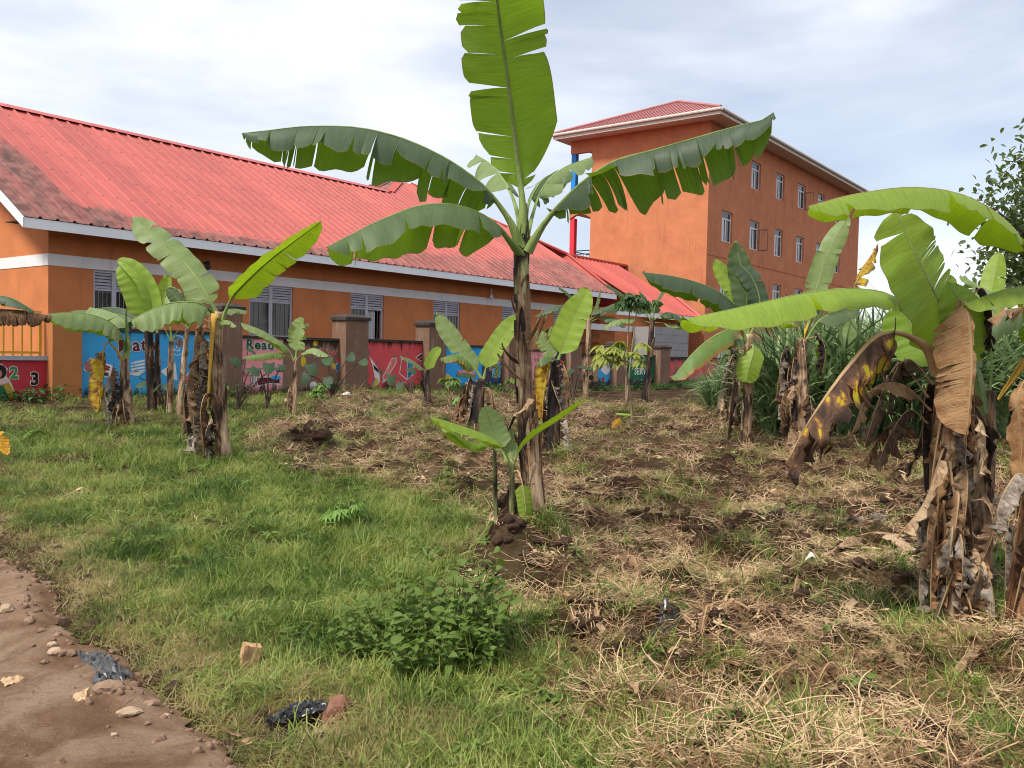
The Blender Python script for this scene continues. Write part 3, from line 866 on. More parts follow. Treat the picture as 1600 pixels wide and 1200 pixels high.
poly(p2, ell(431, 590, 8, 3.2), pm(SKYB), 3)
p2b = panel(442, 540, pm(BROWN, .55), zB, .42)
text(p2b, wall, 'PLAY', 466, 556, 17, pm(RED, .5), 1, off=.04, sx=1.25, tilt=-6, outline=pm((.62, .4, .38), .5))
poly(p2b, ell(471, 541, 4, 6), pm(YEL, .4), 1); poly(p2b, ell(493, 536, 4, 5), pm(YEL, .4), 1)
poly(p2b, ell(502, 585, 9, 14), pm((.30, .13, .06), .3), 1); poly(p2b, ell(490, 604, 6, 8), pm(WHITE, .3), 1)
poly(p2b, ell(530, 567, 5, 9), pm(RED), 1); poly(p2b, ell(530, 574, 6.5, 7.5), pm(WHITE), 2); poly(p2b, ell(530, 574, 5.7, 6.7), pm((.02, .2, .45)), 3)
poly(p2b, ell(521, 572, 3, 5), pm(YEL), 2); poly(p2b, ell(477, 597, 4, 9), pm(TANC, .3), 1); poly(p2b, ell(474, 565, 4, 8), pm(YEL, .3), 1)
WTOP = zC
p3 = panel(575, 671, pm(RED, .42), zC, .40)
poly(p3, [(577, 556), (592, 578), (594, 596), (580, 613), (574, 612), (586, 592), (583, 575)], pm(WHITE), 1)
poly(p3, [(583, 569), (591, 577), (592, 583), (585, 577)], pm(BLACK), 2)
poly(p3, [(589, 590), (592, 596), (580, 612), (577, 612)], pm(YEL), 2); poly(p3, [(588, 591), (577, 612), (575, 611), (586, 592)], pm((.02, .25, .35)), 3)
poly(p3, [(612, 560), (620, 558), (619, 568), (602, 596), (597, 599), (598, 588)], pm((.75, .55, .52)), 1)
poly(p3, [(612.5, 561.5), (618.5, 560), (617.8, 567.5), (601.5, 594), (599, 589)], pm((.62, .16, .15)), 2)
text(p3, wall, 'CJAN', 604, 585, 5, pm((.8, .6, .58)), 3, off=.01, tilt=60, sx=1.1)
poly(p3, [(627, 560), (646, 567), (648, 584), (636, 594), (624, 584)], pm(WHITE), 1); poly(p3, [(628, 561.5), (636, 565), (636, 592), (625, 583)], pm(RED), 2)
poly(p3, [(637, 566), (645, 569), (647, 583), (637, 592)], pm((.02, .20, .48)), 2)
poly(p3, [(649, 559), (658, 552), (668, 558), (659, 565)], pm(WHITE), 1); poly(p3, [(651, 559), (658, 553.5), (666, 558), (659, 563.5)], pm(BLACK), 2)
poly(p3, [(654, 559.5), (660, 556), (661, 557.5), (655, 561.5)], pm(RED), 3)
poly(p3, [(630, 600), (634, 596), (633, 606), (629, 610)], pm(WHITE), 1); poly(p3, [(630.6, 601.5), (633, 598), (632.3, 605), (629.6, 608.5)], pm(RED, .42), 2)
WTOP = zD
p4 = panel(692, 753, pm(SKYB, .2), zD, .38)
poly(p4, ell(699, 594, 7, 9), pm((.75, .62, .2)), 1); poly(p4, ell(699, 594, 6, 8), pm(YEL), 2); poly(p4, ell(700, 594, 2.6, 3), pm((.03, .3, .4)), 3)
poly(p4, [(714, 585), (716, 578), (721, 580), (726, 576), (731, 580), (737, 576), (743, 582), (743, 587), (728, 589)], pm(PINK), 1)
poly(p4, [(713, 584), (728, 582), (744, 586), (743, 591), (728, 590), (714, 588)], pm((.18, .26, .1)), 2)
poly(p4, [(707, 606), (711, 600), (718, 606), (728, 597), (735, 601), (733, 609), (718, 611)], pm(WHITE), 1); poly(p4, [(708, 607), (711, 602), (718, 608), (728, 599), (734, 603), (732, 610), (718, 612)], pm(PINK), 2)
for i in range(9): poly(p4, [(696 + i * 5.5, 578 + (i * 7) % 26), (700 + i * 5.5, 578.8 + (i * 7) % 26), (700 + i * 5.5, 579.6 + (i * 7) % 26)], pm(DGREEN), 3)
p4b = panel(753, 800, pm(PURP, .25), zD, .38)
# painted child with a 3 on the shirt
poly(p4b, ell(779, 560, 5, 6.5), pm(SKIN), 1); poly(p4b, ell(779, 556, 5.2, 3.6), pm(BLACK), 2)
poly(p4b, [(770, 566), (782, 563), (784, 572), (781, 591), (769, 591), (769, 576), (766, 580), (764, 576)], pm((.18, .52, .68)), 1)
poly(p4b, [(764, 578), (769, 567), (771, 569), (767, 581)], pm(SKIN), 2)
text(p4b, wall, '3', 770, 590, 20, pm((.30, .34, .05)), 2, off=.03, outline=pm(DGREEN))
poly(p4b, [(768, 590), (781, 590), (782, 599), (776, 600), (775, 596), (773, 600), (767, 599)], pm((.02, .08, .26)), 3)
poly(p4b, [(768, 599), (772, 599), (770, 611), (766, 611)], pm(SKIN), 1); poly(p4b, [(776, 599), (780, 599), (779, 612), (775, 612)], pm(SKIN), 1)
poly(p4b, [(764, 610), (771, 610), (770, 613), (763, 613)], pm(WHITE), 2); poly(p4b, [(774, 611), (780, 611), (779, 614), (774, 614)], pm(WHITE), 2)
WTOP = zE_
p5 = panel(822, 858, pm(PINK, .3), zE_, .34)
poly(p5, [(836, 572), (850, 571), (850, 599), (836, 599)], pm((.60, .03, .03)), 1); poly(p5, [(838, 577), (848, 576), (848, 585), (838, 586)], pm(BLACK), 2)
poly(p5, ell(839, 601, 3, 3), pm(BLACK), 2); poly(p5, ell(847, 601, 3, 3), pm(BLACK), 2)
p5b = panel(858, 893, pm(PURP, .3), zE_, .34)
for i, c in enumerate(((.6, .05, .05), (.65, .4, .05), (.1, .2, .5))): poly(p5b, ell(877 + 3.2 * i, 566 + (i % 2) * 2, 2.6, 4), pm(c), 1 + i % 2)
poly(p5b, [(886, 566), (889, 572), (885, 578), (882, 572)], pm(SKIN), 1)
WTOP = zF
p6 = panel(906, 935, pm(TANC, .5), zF, .28)
poly(p6, [(909, 594), (915, 593.5), (914, 606), (908, 606)], pm((.02, .1, .4)), 1); poly(p6, ell(924, 590, 4, 4), pm(BLACK, .3), 1); poly(p6, [(915, 572), (931, 570), (931, 578), (916, 580)], pm(SKIN, .4), 1)
p6b = panel(935, 966, pm((.05, .36, .68), .2), zF, .28)
poly(p6b, [(940, 567), (946, 564), (950, 569), (954, 576), (952, 582), (947, 586), (940, 580), (939, 572)], pm(WHITE), 1)
poly(p6b, ell(959.5, 570, 3, 5.5), pm(WHITE), 1); poly(p6b, [(959, 575), (960, 575), (959.6, 590), (958.7, 590)], pm(WHITE), 1)
poly(p6b, ell(942.5, 592, 2.5, 3), pm((.3, .06, .03)), 1); poly(p6b, [(940, 594), (945, 594), (946, 603), (939, 603)], pm((.62, .25, .2)), 1); poly(p6b, ell(942.5, 599, 1.2, 4), pm(MAROON), 2)
poly(p6b, ell(957.5, 599, 4, 6.5), pm(WHITE), 1)
for dx, dy in ((0, 0), (-2.4, -3), (2.2, -3), (-2, 3.4), (2.4, 3)): poly(p6b, ell(957.5 + dx, 599 + dy, 1.1, 1.4, 8), pm(BLACK), 2)
WTOP = zG
p7 = panel(981, 1033, pm((.015, .14, .07), .12), zG, .22)
text(p7, wall, 'GRACE', 981.5, 569, 7.5, pm(WHITE), 1, off=.03, sx=1.35)
text(p7, wall, 'SERV', 991, 585, 10, pm(WHITE), 1, off=.03, sx=1.1)
text(p7, wall, 'WELCOM', 986, 601, 8, pm(WHITE), 1, off=.02, sx=1.05)
p8 = panel(1046, 1130, pm(RED, .55), zG - .05, .2)
def pillar(xa, xb, ycap, m, capm=True, ybase=None):
    a, b_ = sp(xa, 570, PF - .3)[0], sp(xb, 570, PF - .3)[0]
    z1 = sp((xa + xb) / 2, ycap, PF - .3)[1]
    mb = MB(); mb.box(a, b_, PF - .30, PF + .26, -.3, z1 - .16); o = rel(wall, mb, 'pillar', m)
    mb = MB(); e = .05
    c0 = [fr(x, y, z1 - .158) for x, y in ((a - e, PF - .35), (b_ + e, PF - .35), (b_ + e, PF + .31), (a - e, PF + .31))]
    c1_ = [q + UP * .085 for q in c0]; cen = (c0[0] + c0[2]) / 2 + UP * .16
    c2_ = [cen + (q - cen) * .62 for q in c1_]
    for q in c2_: q.z = z1
    mb.add(c0 + c1_ + c2_, [(3, 2, 1, 0), (8, 9, 10, 11)] + [(i, (i + 1) % 4, 4 + (i + 1) % 4, 4 + i) for i in range(4)] + [(4 + i, 4 + (i + 1) % 4, 8 + (i + 1) % 4, 8 + i) for i in range(4)])
    sub(o, wall, mb, 'pillar_cap', M['moss'])
    return o
pillar(347, 378.5, 474, M['pillar']); pillar(540, 575, 491.5, M['pillar']); pillar(670, 697, 501, M['pillar'])
pillar(795, 818, 512, M['pillar']); pillar(892, 909, 530, M['pillar']); pillar(964, 980, 534, M['pillar']); pillar(1032, 1047, 539, M['pillar'])
# gate side: orange pillar, low red wall with coping and yellow railing
gate = thing('gate_wall', 'low red gate wall with grey coping and yellow railing beside an orange pillar', 'wall', fr(sp(60, 620, PF)[0], PF, .3))
a, b_ = sp(82, 570, PF - .25)[0], sp(128, 570, PF - .25)[0]
mb = MB(); mb.box(a, b_, PF - .25, PF + .35, -.2, sp(105, 497, PF - .25)[1]); rel(gate, mb, 'pillar', M['pillar_orange'])
mb = MB(); mb.box(a - .05, b_ + .05, PF - .3, PF + .4, sp(105, 497, PF - .25)[1] + .002, sp(105, 491, PF - .25)[1]); rel(gate, mb, 'pillar_cap', M['pillar_orange'])
zc0, zc1 = sp(40, 563, PF)[1], sp(40, 556, PF)[1]
WTOP = zc0 + .1; WBOT = .35
mb = MB(); mb.box(a - 6.5, a - .002, PF, PF + .18, -.3, zc0); lowp = rel(gate, mb, 'wall_panel', pm((.46, .04, .055), .1))
mb = MB(); mb.box(a - 6.5, a - .002, PF - .06, PF + .22, zc0 + .002, zc1); rel(gate, mb, 'coping', M['coping'])
def gpoly(pts, m, lay):
    v = [onplane(x, y, NN * (PF - .004 * lay), NN) for x, y in pts]; mb = MB(); mb.prism(v, NN * .003); sub(lowp, gate, mb, 'mural_shape', m)
wh = pm(WHITE, .05)
text(lowp, gate, '2', 15, 591, 18, pm((.05, .22, .06), .1), 1, off=.05, outline=wh)
text(lowp, gate, '3', 47, 601, 19, pm(BLACK, .05), 1, off=.05, outline=wh)
gpoly([(-14, 572), (2, 568), (12, 576), (10, 588), (17, 597), (23, 612), (29, 625), (20, 636), (0, 641), (-20, 638)], pm((.60, .55, .42), .05), 1)
gpoly(ell(0, 581, 10.5, 11), pm(BLACK, .05), 2); gpoly(ell(-3, 584, 6.5, 7), pm((.40, .20, .15), .05), 3)
gpoly([(-12, 598), (12, 595), (21, 610), (27, 625), (18, 634), (-14, 637)], pm((.42, .28, .03), .1), 2)
gpoly([(-10, 604), (5, 602), (13, 620), (10, 628), (-10, 626)], pm((.03, .12, .05), .1), 3)
gpoly([(-10, 593), (8, 591), (15, 597), (4, 601), (-10, 600)], pm((.62, .42, .40), .05), 4)
zr0, zr1 = sp(40, 551, PF)[1], sp(40, 487, PF)[1]
s_r = sp(67, 520, PF)[0]
for zz0 in (zr0, zr1):
    mb = MB(); mb.box(s_r - 5.5, s_r, PF + .06, PF + .10, zz0 - .02, zz0 + .025); rel(gate, mb, 'rail', M['yellow_rail'])
for i in range(18):
    x_ = s_r - .02 - i * (sp(53, 520, PF)[0] - sp(38.5, 520, PF)[0]) * .98
    if x_ < s_r - 5.4: break
    mb = MB(); w_ = .022 if i == 0 else .013; mb.box(x_ - w_, x_ + w_, PF + .055, PF + .105, zc1, zr1); rel(gate, mb, 'baluster', M['yellow_rail'])
# ------------------------------------------------------------------ plant materials
def leafmat(name, top, under, trans, edge=(0.20, 0.17, 0.06), edgew=0.006, blotch=None, bl=(0.55, 0.7), rough=0.52, vein=0.30):
    m, t, b = mat(name, rough, 0.36)
    uvn = N('ShaderNodeUVMap', t); s = N('ShaderNodeSeparateXYZ', t); t.links.new(uvn.outputs['UV'], s.inputs[0])
    P, Z = posz(t)
    geo = N('ShaderNodeNewGeometry', t)
    a = math_(t, 'ABSOLUTE', s.outputs['X'])
    ph = math_(t, 'ADD', math_(t, 'MULTIPLY', s.outputs['Y'], 260.0), math_(t, 'MULTIPLY', a, 7.0))
    sv = math_(t, 'SINE', ph)
    cmb = N('ShaderNodeCombineXYZ', t); t.links.new(math_(t, 'MULTIPLY', a, 1.5), cmb.inputs[0]); t.links.new(math_(t, 'MULTIPLY', s.outputs['Y'], 48.0), cmb.inputs[1])
    nv = noise(t, 1.0, 3, cmb.outputs[0])
    oi = N('ShaderNodeObjectInfo', t)
    base = mixc_(t, geo.outputs['Backfacing'], top, under)
    big = noise(t, 3.0, 4, P)
    k = math_(t, 'ADD', math_(t, 'MULTIPLY', sv, vein * .12), math_(t, 'MULTIPLY', math_(t, 'SUBTRACT', nv, 0.5), vein * 2.2))
    k = math_(t, 'ADD', k, math_(t, 'MULTIPLY', math_(t, 'SUBTRACT', big, 0.5), 0.5))
    k = math_(t, 'ADD', k, math_(t, 'MULTIPLY', math_(t, 'SUBTRACT', oi.outputs['Random'], 0.5), 0.22))
    hsv = N('ShaderNodeHueSaturation', t)
    t.links.new(math_(t, 'ADD', k, 1.0), hsv.inputs['Value']); t.links.new(base, hsv.inputs['Color'])
    col = hsv.outputs['Color']
    if blotch:
        mpn = N('ShaderNodeMapping', t); mpn.inputs['Scale'].default_value = (1.5, 9, 1); t.links.new(uvn.outputs['UV'], mpn.inputs['Vector'])
        q = math_(t, 'ADD', math_(t, 'MULTIPLY', noise(t, 1.0, 5, mpn.outputs['Vector'], .6), .5), math_(t, 'MULTIPLY', noise(t, 6.0, 5, P, .6), .5))
        for c, lo, hi in blotch: col = mixc_(t, maprange(t, q, lo, hi), col, c)
    ed = maprange(t, math_(t, 'ADD', a, math_(t, 'MULTIPLY', nv, .05)), 1.0 - edgew, 1.02)
    col = mixc_(t, ed, col, edge)
    t.links.new(col, b.inputs['Base Color'])
    tr = N('ShaderNodeBsdfTranslucent', t); t.links.new(mixc_(t, 1.0, col, (1.25, 1.3, 0.55), 'MULTIPLY'), tr.inputs['Color'])
    mx = N('ShaderNodeMixShader', t); mx.inputs[0].default_value = trans
    t.links.new(b.outputs[0], mx.inputs[1]); t.links.new(tr.outputs[0], mx.inputs[2])
    t.links.new(mx.outputs[0], t.nodes['Material Output'].inputs['Surface'])
    bump(t, b, nv, 0.12, 0.006)
    return m
M['green'] = leafmat('banana_leaf_green', (0.12, 0.178, 0.08), (0.17, 0.28, 0.03), 0.44)
M['dark'] = leafmat('banana_leaf_dark_sheen', (0.08, 0.122, 0.066), (0.115, 0.21, 0.022), 0.40)  # greyed top colour has the sky sheen on the upper side painted in
M['pale'] = leafmat('banana_leaf_pale', (0.22, 0.295, 0.11), (0.19, 0.30, 0.04), 0.36)
M['lime'] = leafmat('banana_leaf_lime', (0.25, 0.36, 0.05), (0.25, 0.36, 0.025), 0.45)
M['yellowing'] = leafmat('banana_leaf_yellowing', (0.42, 0.30, 0.02), (0.45, 0.33, 0.02), 0.3, (0.09, .05, .03), .3,
                         [((0.30, 0.10, 0.015), .46, .54), ((0.085, 0.042, 0.025), .53, .58)], rough=.75)
M['mottled'] = leafmat('banana_leaf_dying', (0.10, 0.052, 0.03), (0.13, 0.07, 0.04), 0.15, (0.05, .03, .022), .2,
                       [((0.045, 0.026, 0.018), .47, .42), ((0.20, 0.10, 0.055), .50, .54), ((0.40, 0.16, 0.012), .545, .56), ((0.42, 0.36, 0.02), .562, .575)], rough=.85)
M['greenbrown'] = leafmat('banana_leaf_scorched', (0.12, 0.20, 0.045), (0.15, 0.25, 0.03), 0.35, (0.30, .13, .03), .25,
                          [((0.32, 0.22, 0.03), .56, .62), ((0.16, 0.07, 0.025), .62, .68)])
def drymat(name, a, b_, c):
    m, t, b = mat(name, 0.85, 0.15)
    uvn = N('ShaderNodeUVMap', t); mpn = N('ShaderNodeMapping', t); mpn.inputs['Scale'].default_value = (2.0, 46, 1); t.links.new(uvn.outputs['UV'], mpn.inputs['Vector'])
    P, Z = posz(t)
    oi = N('ShaderNodeObjectInfo', t)
    q = math_(t, 'ADD', math_(t, 'MULTIPLY', noise(t, 1.0, 6, mpn.outputs['Vector'], .7), .42), math_(t, 'MULTIPLY', noise(t, 8.0, 6, P, .7), .58))
    q = math_(t, 'ADD', q, math_(t, 'MULTIPLY', math_(t, 'SUBTRACT', oi.outputs['Random'], .5), .18))
    col = ramp(t, [(0.40, a), (0.5, b_), (0.585, c)], q)
    t.links.new(col, b.inputs['Base Color'])
    tr = N('ShaderNodeBsdfTranslucent', t); t.links.new(col, tr.inputs['Color'])
    mx = N('ShaderNodeMixShader', t); mx.inputs[0].default_value = .18
    t.links.new(b.outputs[0], mx.inputs[1]); t.links.new(tr.outputs[0], mx.inputs[2]); t.links.new(mx.outputs[0], t.nodes['Material Output'].inputs['Surface'])
    bump(t, b, q, 0.9, 0.02)
    return m
M['dry_brown'] = drymat('dry_leaf_brown', (0.06, 0.033, 0.02), (0.17, 0.095, 0.05), (0.30, 0.18, 0.10))
M['dry_tan'] = drymat('dry_leaf_tan', (0.15, 0.09, 0.05), (0.34, 0.215, 0.125), (0.50, 0.36, 0.23))
M['dry_grey'] = drymat('dry_leaf_grey', (0.09, 0.07, 0.055), (0.24, 0.195, 0.155), (0.42, 0.36, 0.30))
M['dry_dark'] = drymat('dry_leaf_dark', (0.018, 0.013, 0.011), (0.05, 0.033, 0.024), (0.12, 0.075, 0.05))
M['dry_orange'] = drymat('dry_leaf_orange', (0.24, 0.115, 0.05), (0.33, 0.175, 0.08), (0.42, 0.25, 0.125))
def stemmat(name, stops, sc_=1.0):
    m, t, b = mat(name, 0.7, 0.25)
    v = coords(t, (9, 9, 1.1)); v2 = coords(t, (2.6, 2.6, 2.0)); v3 = coords(t, (60, 60, 5))
    q = math_(t, 'ADD', math_(t, 'MULTIPLY', noise(t, sc_, 6, v, .65), .5), math_(t, 'MULTIPLY', noise(t, sc_, 5, v2, .6, 1.0), .5))
    q = math_(t, 'ADD', q, math_(t, 'MULTIPLY', math_(t, 'SUBTRACT', noise(t, 1, 3, v3), .5), .22))
    t.links.new(ramp(t, stops, q), b.inputs['Base Color'])
    bump(t, b, noise(t, 1.0, 5, v3, .7), 0.6, 0.012)
    return m
M['stem'] = stemmat('banana_stem', [(0.385, (0.012, 0.010, 0.009)), (0.44, (0.075, 0.042, 0.026)), (0.495, (0.25, 0.15, 0.085)), (0.56, (0.48, 0.34, 0.22))])
M['stem_dark'] = stemmat('dark_banana_stem', [(0.42, (0.009, 0.007, 0.008)), (0.5, (0.03, 0.02, 0.017)), (0.55, (0.11, 0.06, 0.038)), (0.62, (0.26, 0.17, 0.11))])
M['stem_orange'] = stemmat('orange_banana_stem', [(0.40, (0.035, 0.018, 0.012)), (0.47, (0.20, 0.09, 0.042)), (0.53, (0.38, 0.20, 0.10)), (0.59, (0.50, 0.36, 0.22))])
M['petiole'] = stemmat('green_petiole', [(0.3, (0.10, 0.14, 0.035)), (0.5, (0.19, 0.26, 0.07)), (0.7, (0.30, 0.36, 0.13))])
M['petiole_old'] = stemmat('old_petiole', [(0.3, (0.20, 0.12, 0.05)), (0.5, (0.38, 0.24, 0.12)), (0.7, (0.45, 0.32, 0.2))])
M['petiole_yellow'] = stemmat('yellow_petiole', [(0.3, (0.28, 0.14, 0.02)), (0.5, (0.48, 0.28, 0.04)), (0.7, (0.55, 0.36, 0.1))])
M['stem_green'] = stemmat('young_stem', [(0.42, (0.025, 0.018, 0.016)), (0.475, (0.09, 0.085, 0.035)), (0.53, (0.20, 0.23, 0.08)), (0.6, (0.34, 0.34, 0.16))])

# ------------------------------------------------------------------ banana geometry
def spline(pts, n):
    P_ = np.array([tuple(p) for p in pts], float)
    if len(P_) < 3: P_ = np.vstack([P_[0], (P_[0] + P_[-1]) / 2, P_[-1]])
    E = np.vstack([2 * P_[0] - P_[1], P_, 2 * P_[-1] - P_[-2]])
    o = []
    for i in range(len(P_) - 1):
        a, b, c, d = E[i:i + 4]
        for u in np.linspace(0, 1, 14, endpoint=False):
            o.append(.5 * ((2 * b) + (c - a) * u + (2 * a - 5 * b + 4 * c - d) * u * u + (-a + 3 * b - 3 * c + d) * u ** 3))
    o.append(P_[-1]); o = np.array(o)
    L = np.r_[0, np.cumsum(np.linalg.norm(np.diff(o, axis=0), axis=1))]
    t = np.linspace(0, L[-1], n)
    return np.stack([np.interp(t, L, o[:, k]) for k in range(3)], 1), L[-1]
def nrm(a): return a / np.maximum(np.linalg.norm(a, axis=-1, keepdims=True), 1e-9)
def leaf_geo(pts, w, pet=.18, fold=30, g=.5, tears=6, jit=.3, face=(0, 0, 1), taper=.06, seed=0, one=0, ripple=.03, rmid=.016, crump=0.0, base=.10, wl=1.0, wr=1.0, tip=.6, foldr=None, gr=None):
    q = np.random.default_rng(seed + 100)
    NS = 90
    C_, L = spline(pts, NS)
    T = nrm(np.gradient(C_, axis=0))
    F = np.array(face, float); F /= np.linalg.norm(F)
    Nn = F - (T @ F)[:, None] * T
    bad = np.linalg.norm(Nn, axis=1) < .2
    for i in range(NS):
        if bad[i]: Nn[i] = Nn[i - 1] if i else np.array([0.3, -1, .2])
    Nn = nrm(Nn); B = np.cross(T, Nn)
    V = []; Fc = []; UV = []
    ts = lambda s: pet + (1 - pet) * s
    def samp(A, s): 
        x = np.clip(ts(s), 0, 1) * (NS - 1)
        return np.stack([np.interp(x, np.arange(NS), A[:, k]) for k in range(3)], -1)
    def prof(s):
        a = np.minimum(1, np.maximum(s, 0) / base) ** .55
        b = np.where(s > tip, np.sqrt(np.maximum(0, 1 - ((s - tip) / (1 - tip)) ** 2)) ** 1.15, 1.0)
        return a * b * (1 - .10 * s)
    MU = 6
    us = np.linspace(0, 1, MU)
    for side, wm in ((1, wl), (-1, wr)):
        if one and side != one: continue
        nt_ = tears if not hasattr(tears, '__len__') else tears[0 if side == 1 else 1]
        cuts = np.sort(q.random(int(nt_)))
        bs = np.r_[0, cuts, 1]
        fo0 = fold if side == 1 or foldr is None else foldr
        g0 = g if side == 1 or gr is None else gr
        fj = gj = 0
        for i in range(len(bs) - 1):
            b0, b1 = bs[i], bs[i + 1]
            if b1 - b0 < 1e-3: continue
            n = max(3, int((b1 - b0) * 44) + 1)
            s = np.linspace(b0, b1, n)
            on = q.random() * .45 * (nt_ > 0); dfo = R(jit * q.normal() * 45); fo = R(fo0); rc = .02 + .13 * q.random()
            gg = np.clip(g0 + jit * q.normal() * .45, 0, 1.25)
            lean = q.normal() * .10 * jit; wj = 1 + q.normal() * .12 * jit
            tp = taper * (.4 + q.random()) if nt_ > 0 else 0
            sc_ = (b0 + b1) / 2
            grow = np.linspace(0, 1, MU)
            pos = samp(C_, s); Tt = samp(T, s); Bt = samp(B, s) * side; Nt = samp(Nn, s)
            tl = np.abs((s - sc_) / max(1e-6, (b1 - b0) / 2)) if nt_ > 0 else 0 * s
            W = w * wm * prof(s) * wj * (1 - rc * tl ** 5)
            cur = pos.copy()
            rows_ = [cur.copy()]
            twist = q.normal() * jit * .8
            for k in range(1, MU):
                um = (us[k] + us[k - 1]) / 2
                gk = np.clip(gg * um ** .6, 0, 1)
                o_n = float(ss(on, 1.0, um)); f_ = fo + dfo * o_n * 1.3
                e0 = math.cos(f_) * Bt - math.sin(f_) * Nt
                e = e0 * (1 - gk) + np.array([0, 0, -1.0]) * gk
                e = nrm(e)
                e = e + Tt * (.20 + lean * 2.0 * o_n)
                cur = cur + e * (W * (us[k] - us[k - 1]))[:, None]
                sh = -(s - sc_)[:, None] * tp * float(ss(on * .7, 1.0, us[k])) * L * (1 - pet) * .9
                rp = ripple * us[k] * np.sin(s * 46 + seed + side * 2 + i * 1.7 * (nt_ > 0)) * w
                cc_ = cur + Tt * sh + Nt * rp[:, None] + Nt * ((s - sc_) * twist * float(ss(on, 1.0, us[k])) * L * .5)[:, None]
                rows_.append(cc_)
            rows_ = np.array(rows_)                       # MU x n x 3
            if crump:
                for k in range(1, MU):
                    for j in range(n):
                        p = Vector(rows_[k, j]) * 9.0
                        rows_[k, j] += np.array(mnoise.noise_vector(p)) * crump * us[k] + np.array(mnoise.noise_vector(p * 2.7)) * crump * .5 * us[k]
            b_i = len(V)
            for k in range(MU):
                for j in range(n):
                    V.append(rows_[k, j]); UV.append((side * us[k], s[j] * L))
            for k in range(MU - 1):
                for j in range(n - 1):
                    a_ = b_i + k * n + j
                    f = (a_, a_ + 1, a_ + n + 1, a_ + n)
                    Fc.append(f if side == -1 else f[::-1])
    # midrib: channelled petiole tapering into the blade
    k = 7; nm = 26
    idx = np.linspace(0, NS - 1, nm).astype(int)
    mv = []; mf = []
    for n_, i in enumerate(idx):
        t_ = i / (NS - 1)
        r = rmid * (1.0 - .82 * t_ ** .8) * (1.2 + .9 * max(0, 1 - t_ / max(pet, .05)) ** 1.5)
        for j in range(k):
            a = 2 * math.pi * j / k
            mv.append(C_[i] + B[i] * math.cos(a) * r + Nn[i] * (math.sin(a) * r * (.85 if math.sin(a) < 0 else .35) - r * .25))
    mf = [(a * k + j, a * k + (j + 1) % k, (a + 1) * k + (j + 1) % k, (a + 1) * k + j) for a in range(nm - 1) for j in range(k)] + [tuple(range((nm - 1) * k, nm * k))]
    return V, Fc, UV, mv, mf
SEED = [0]
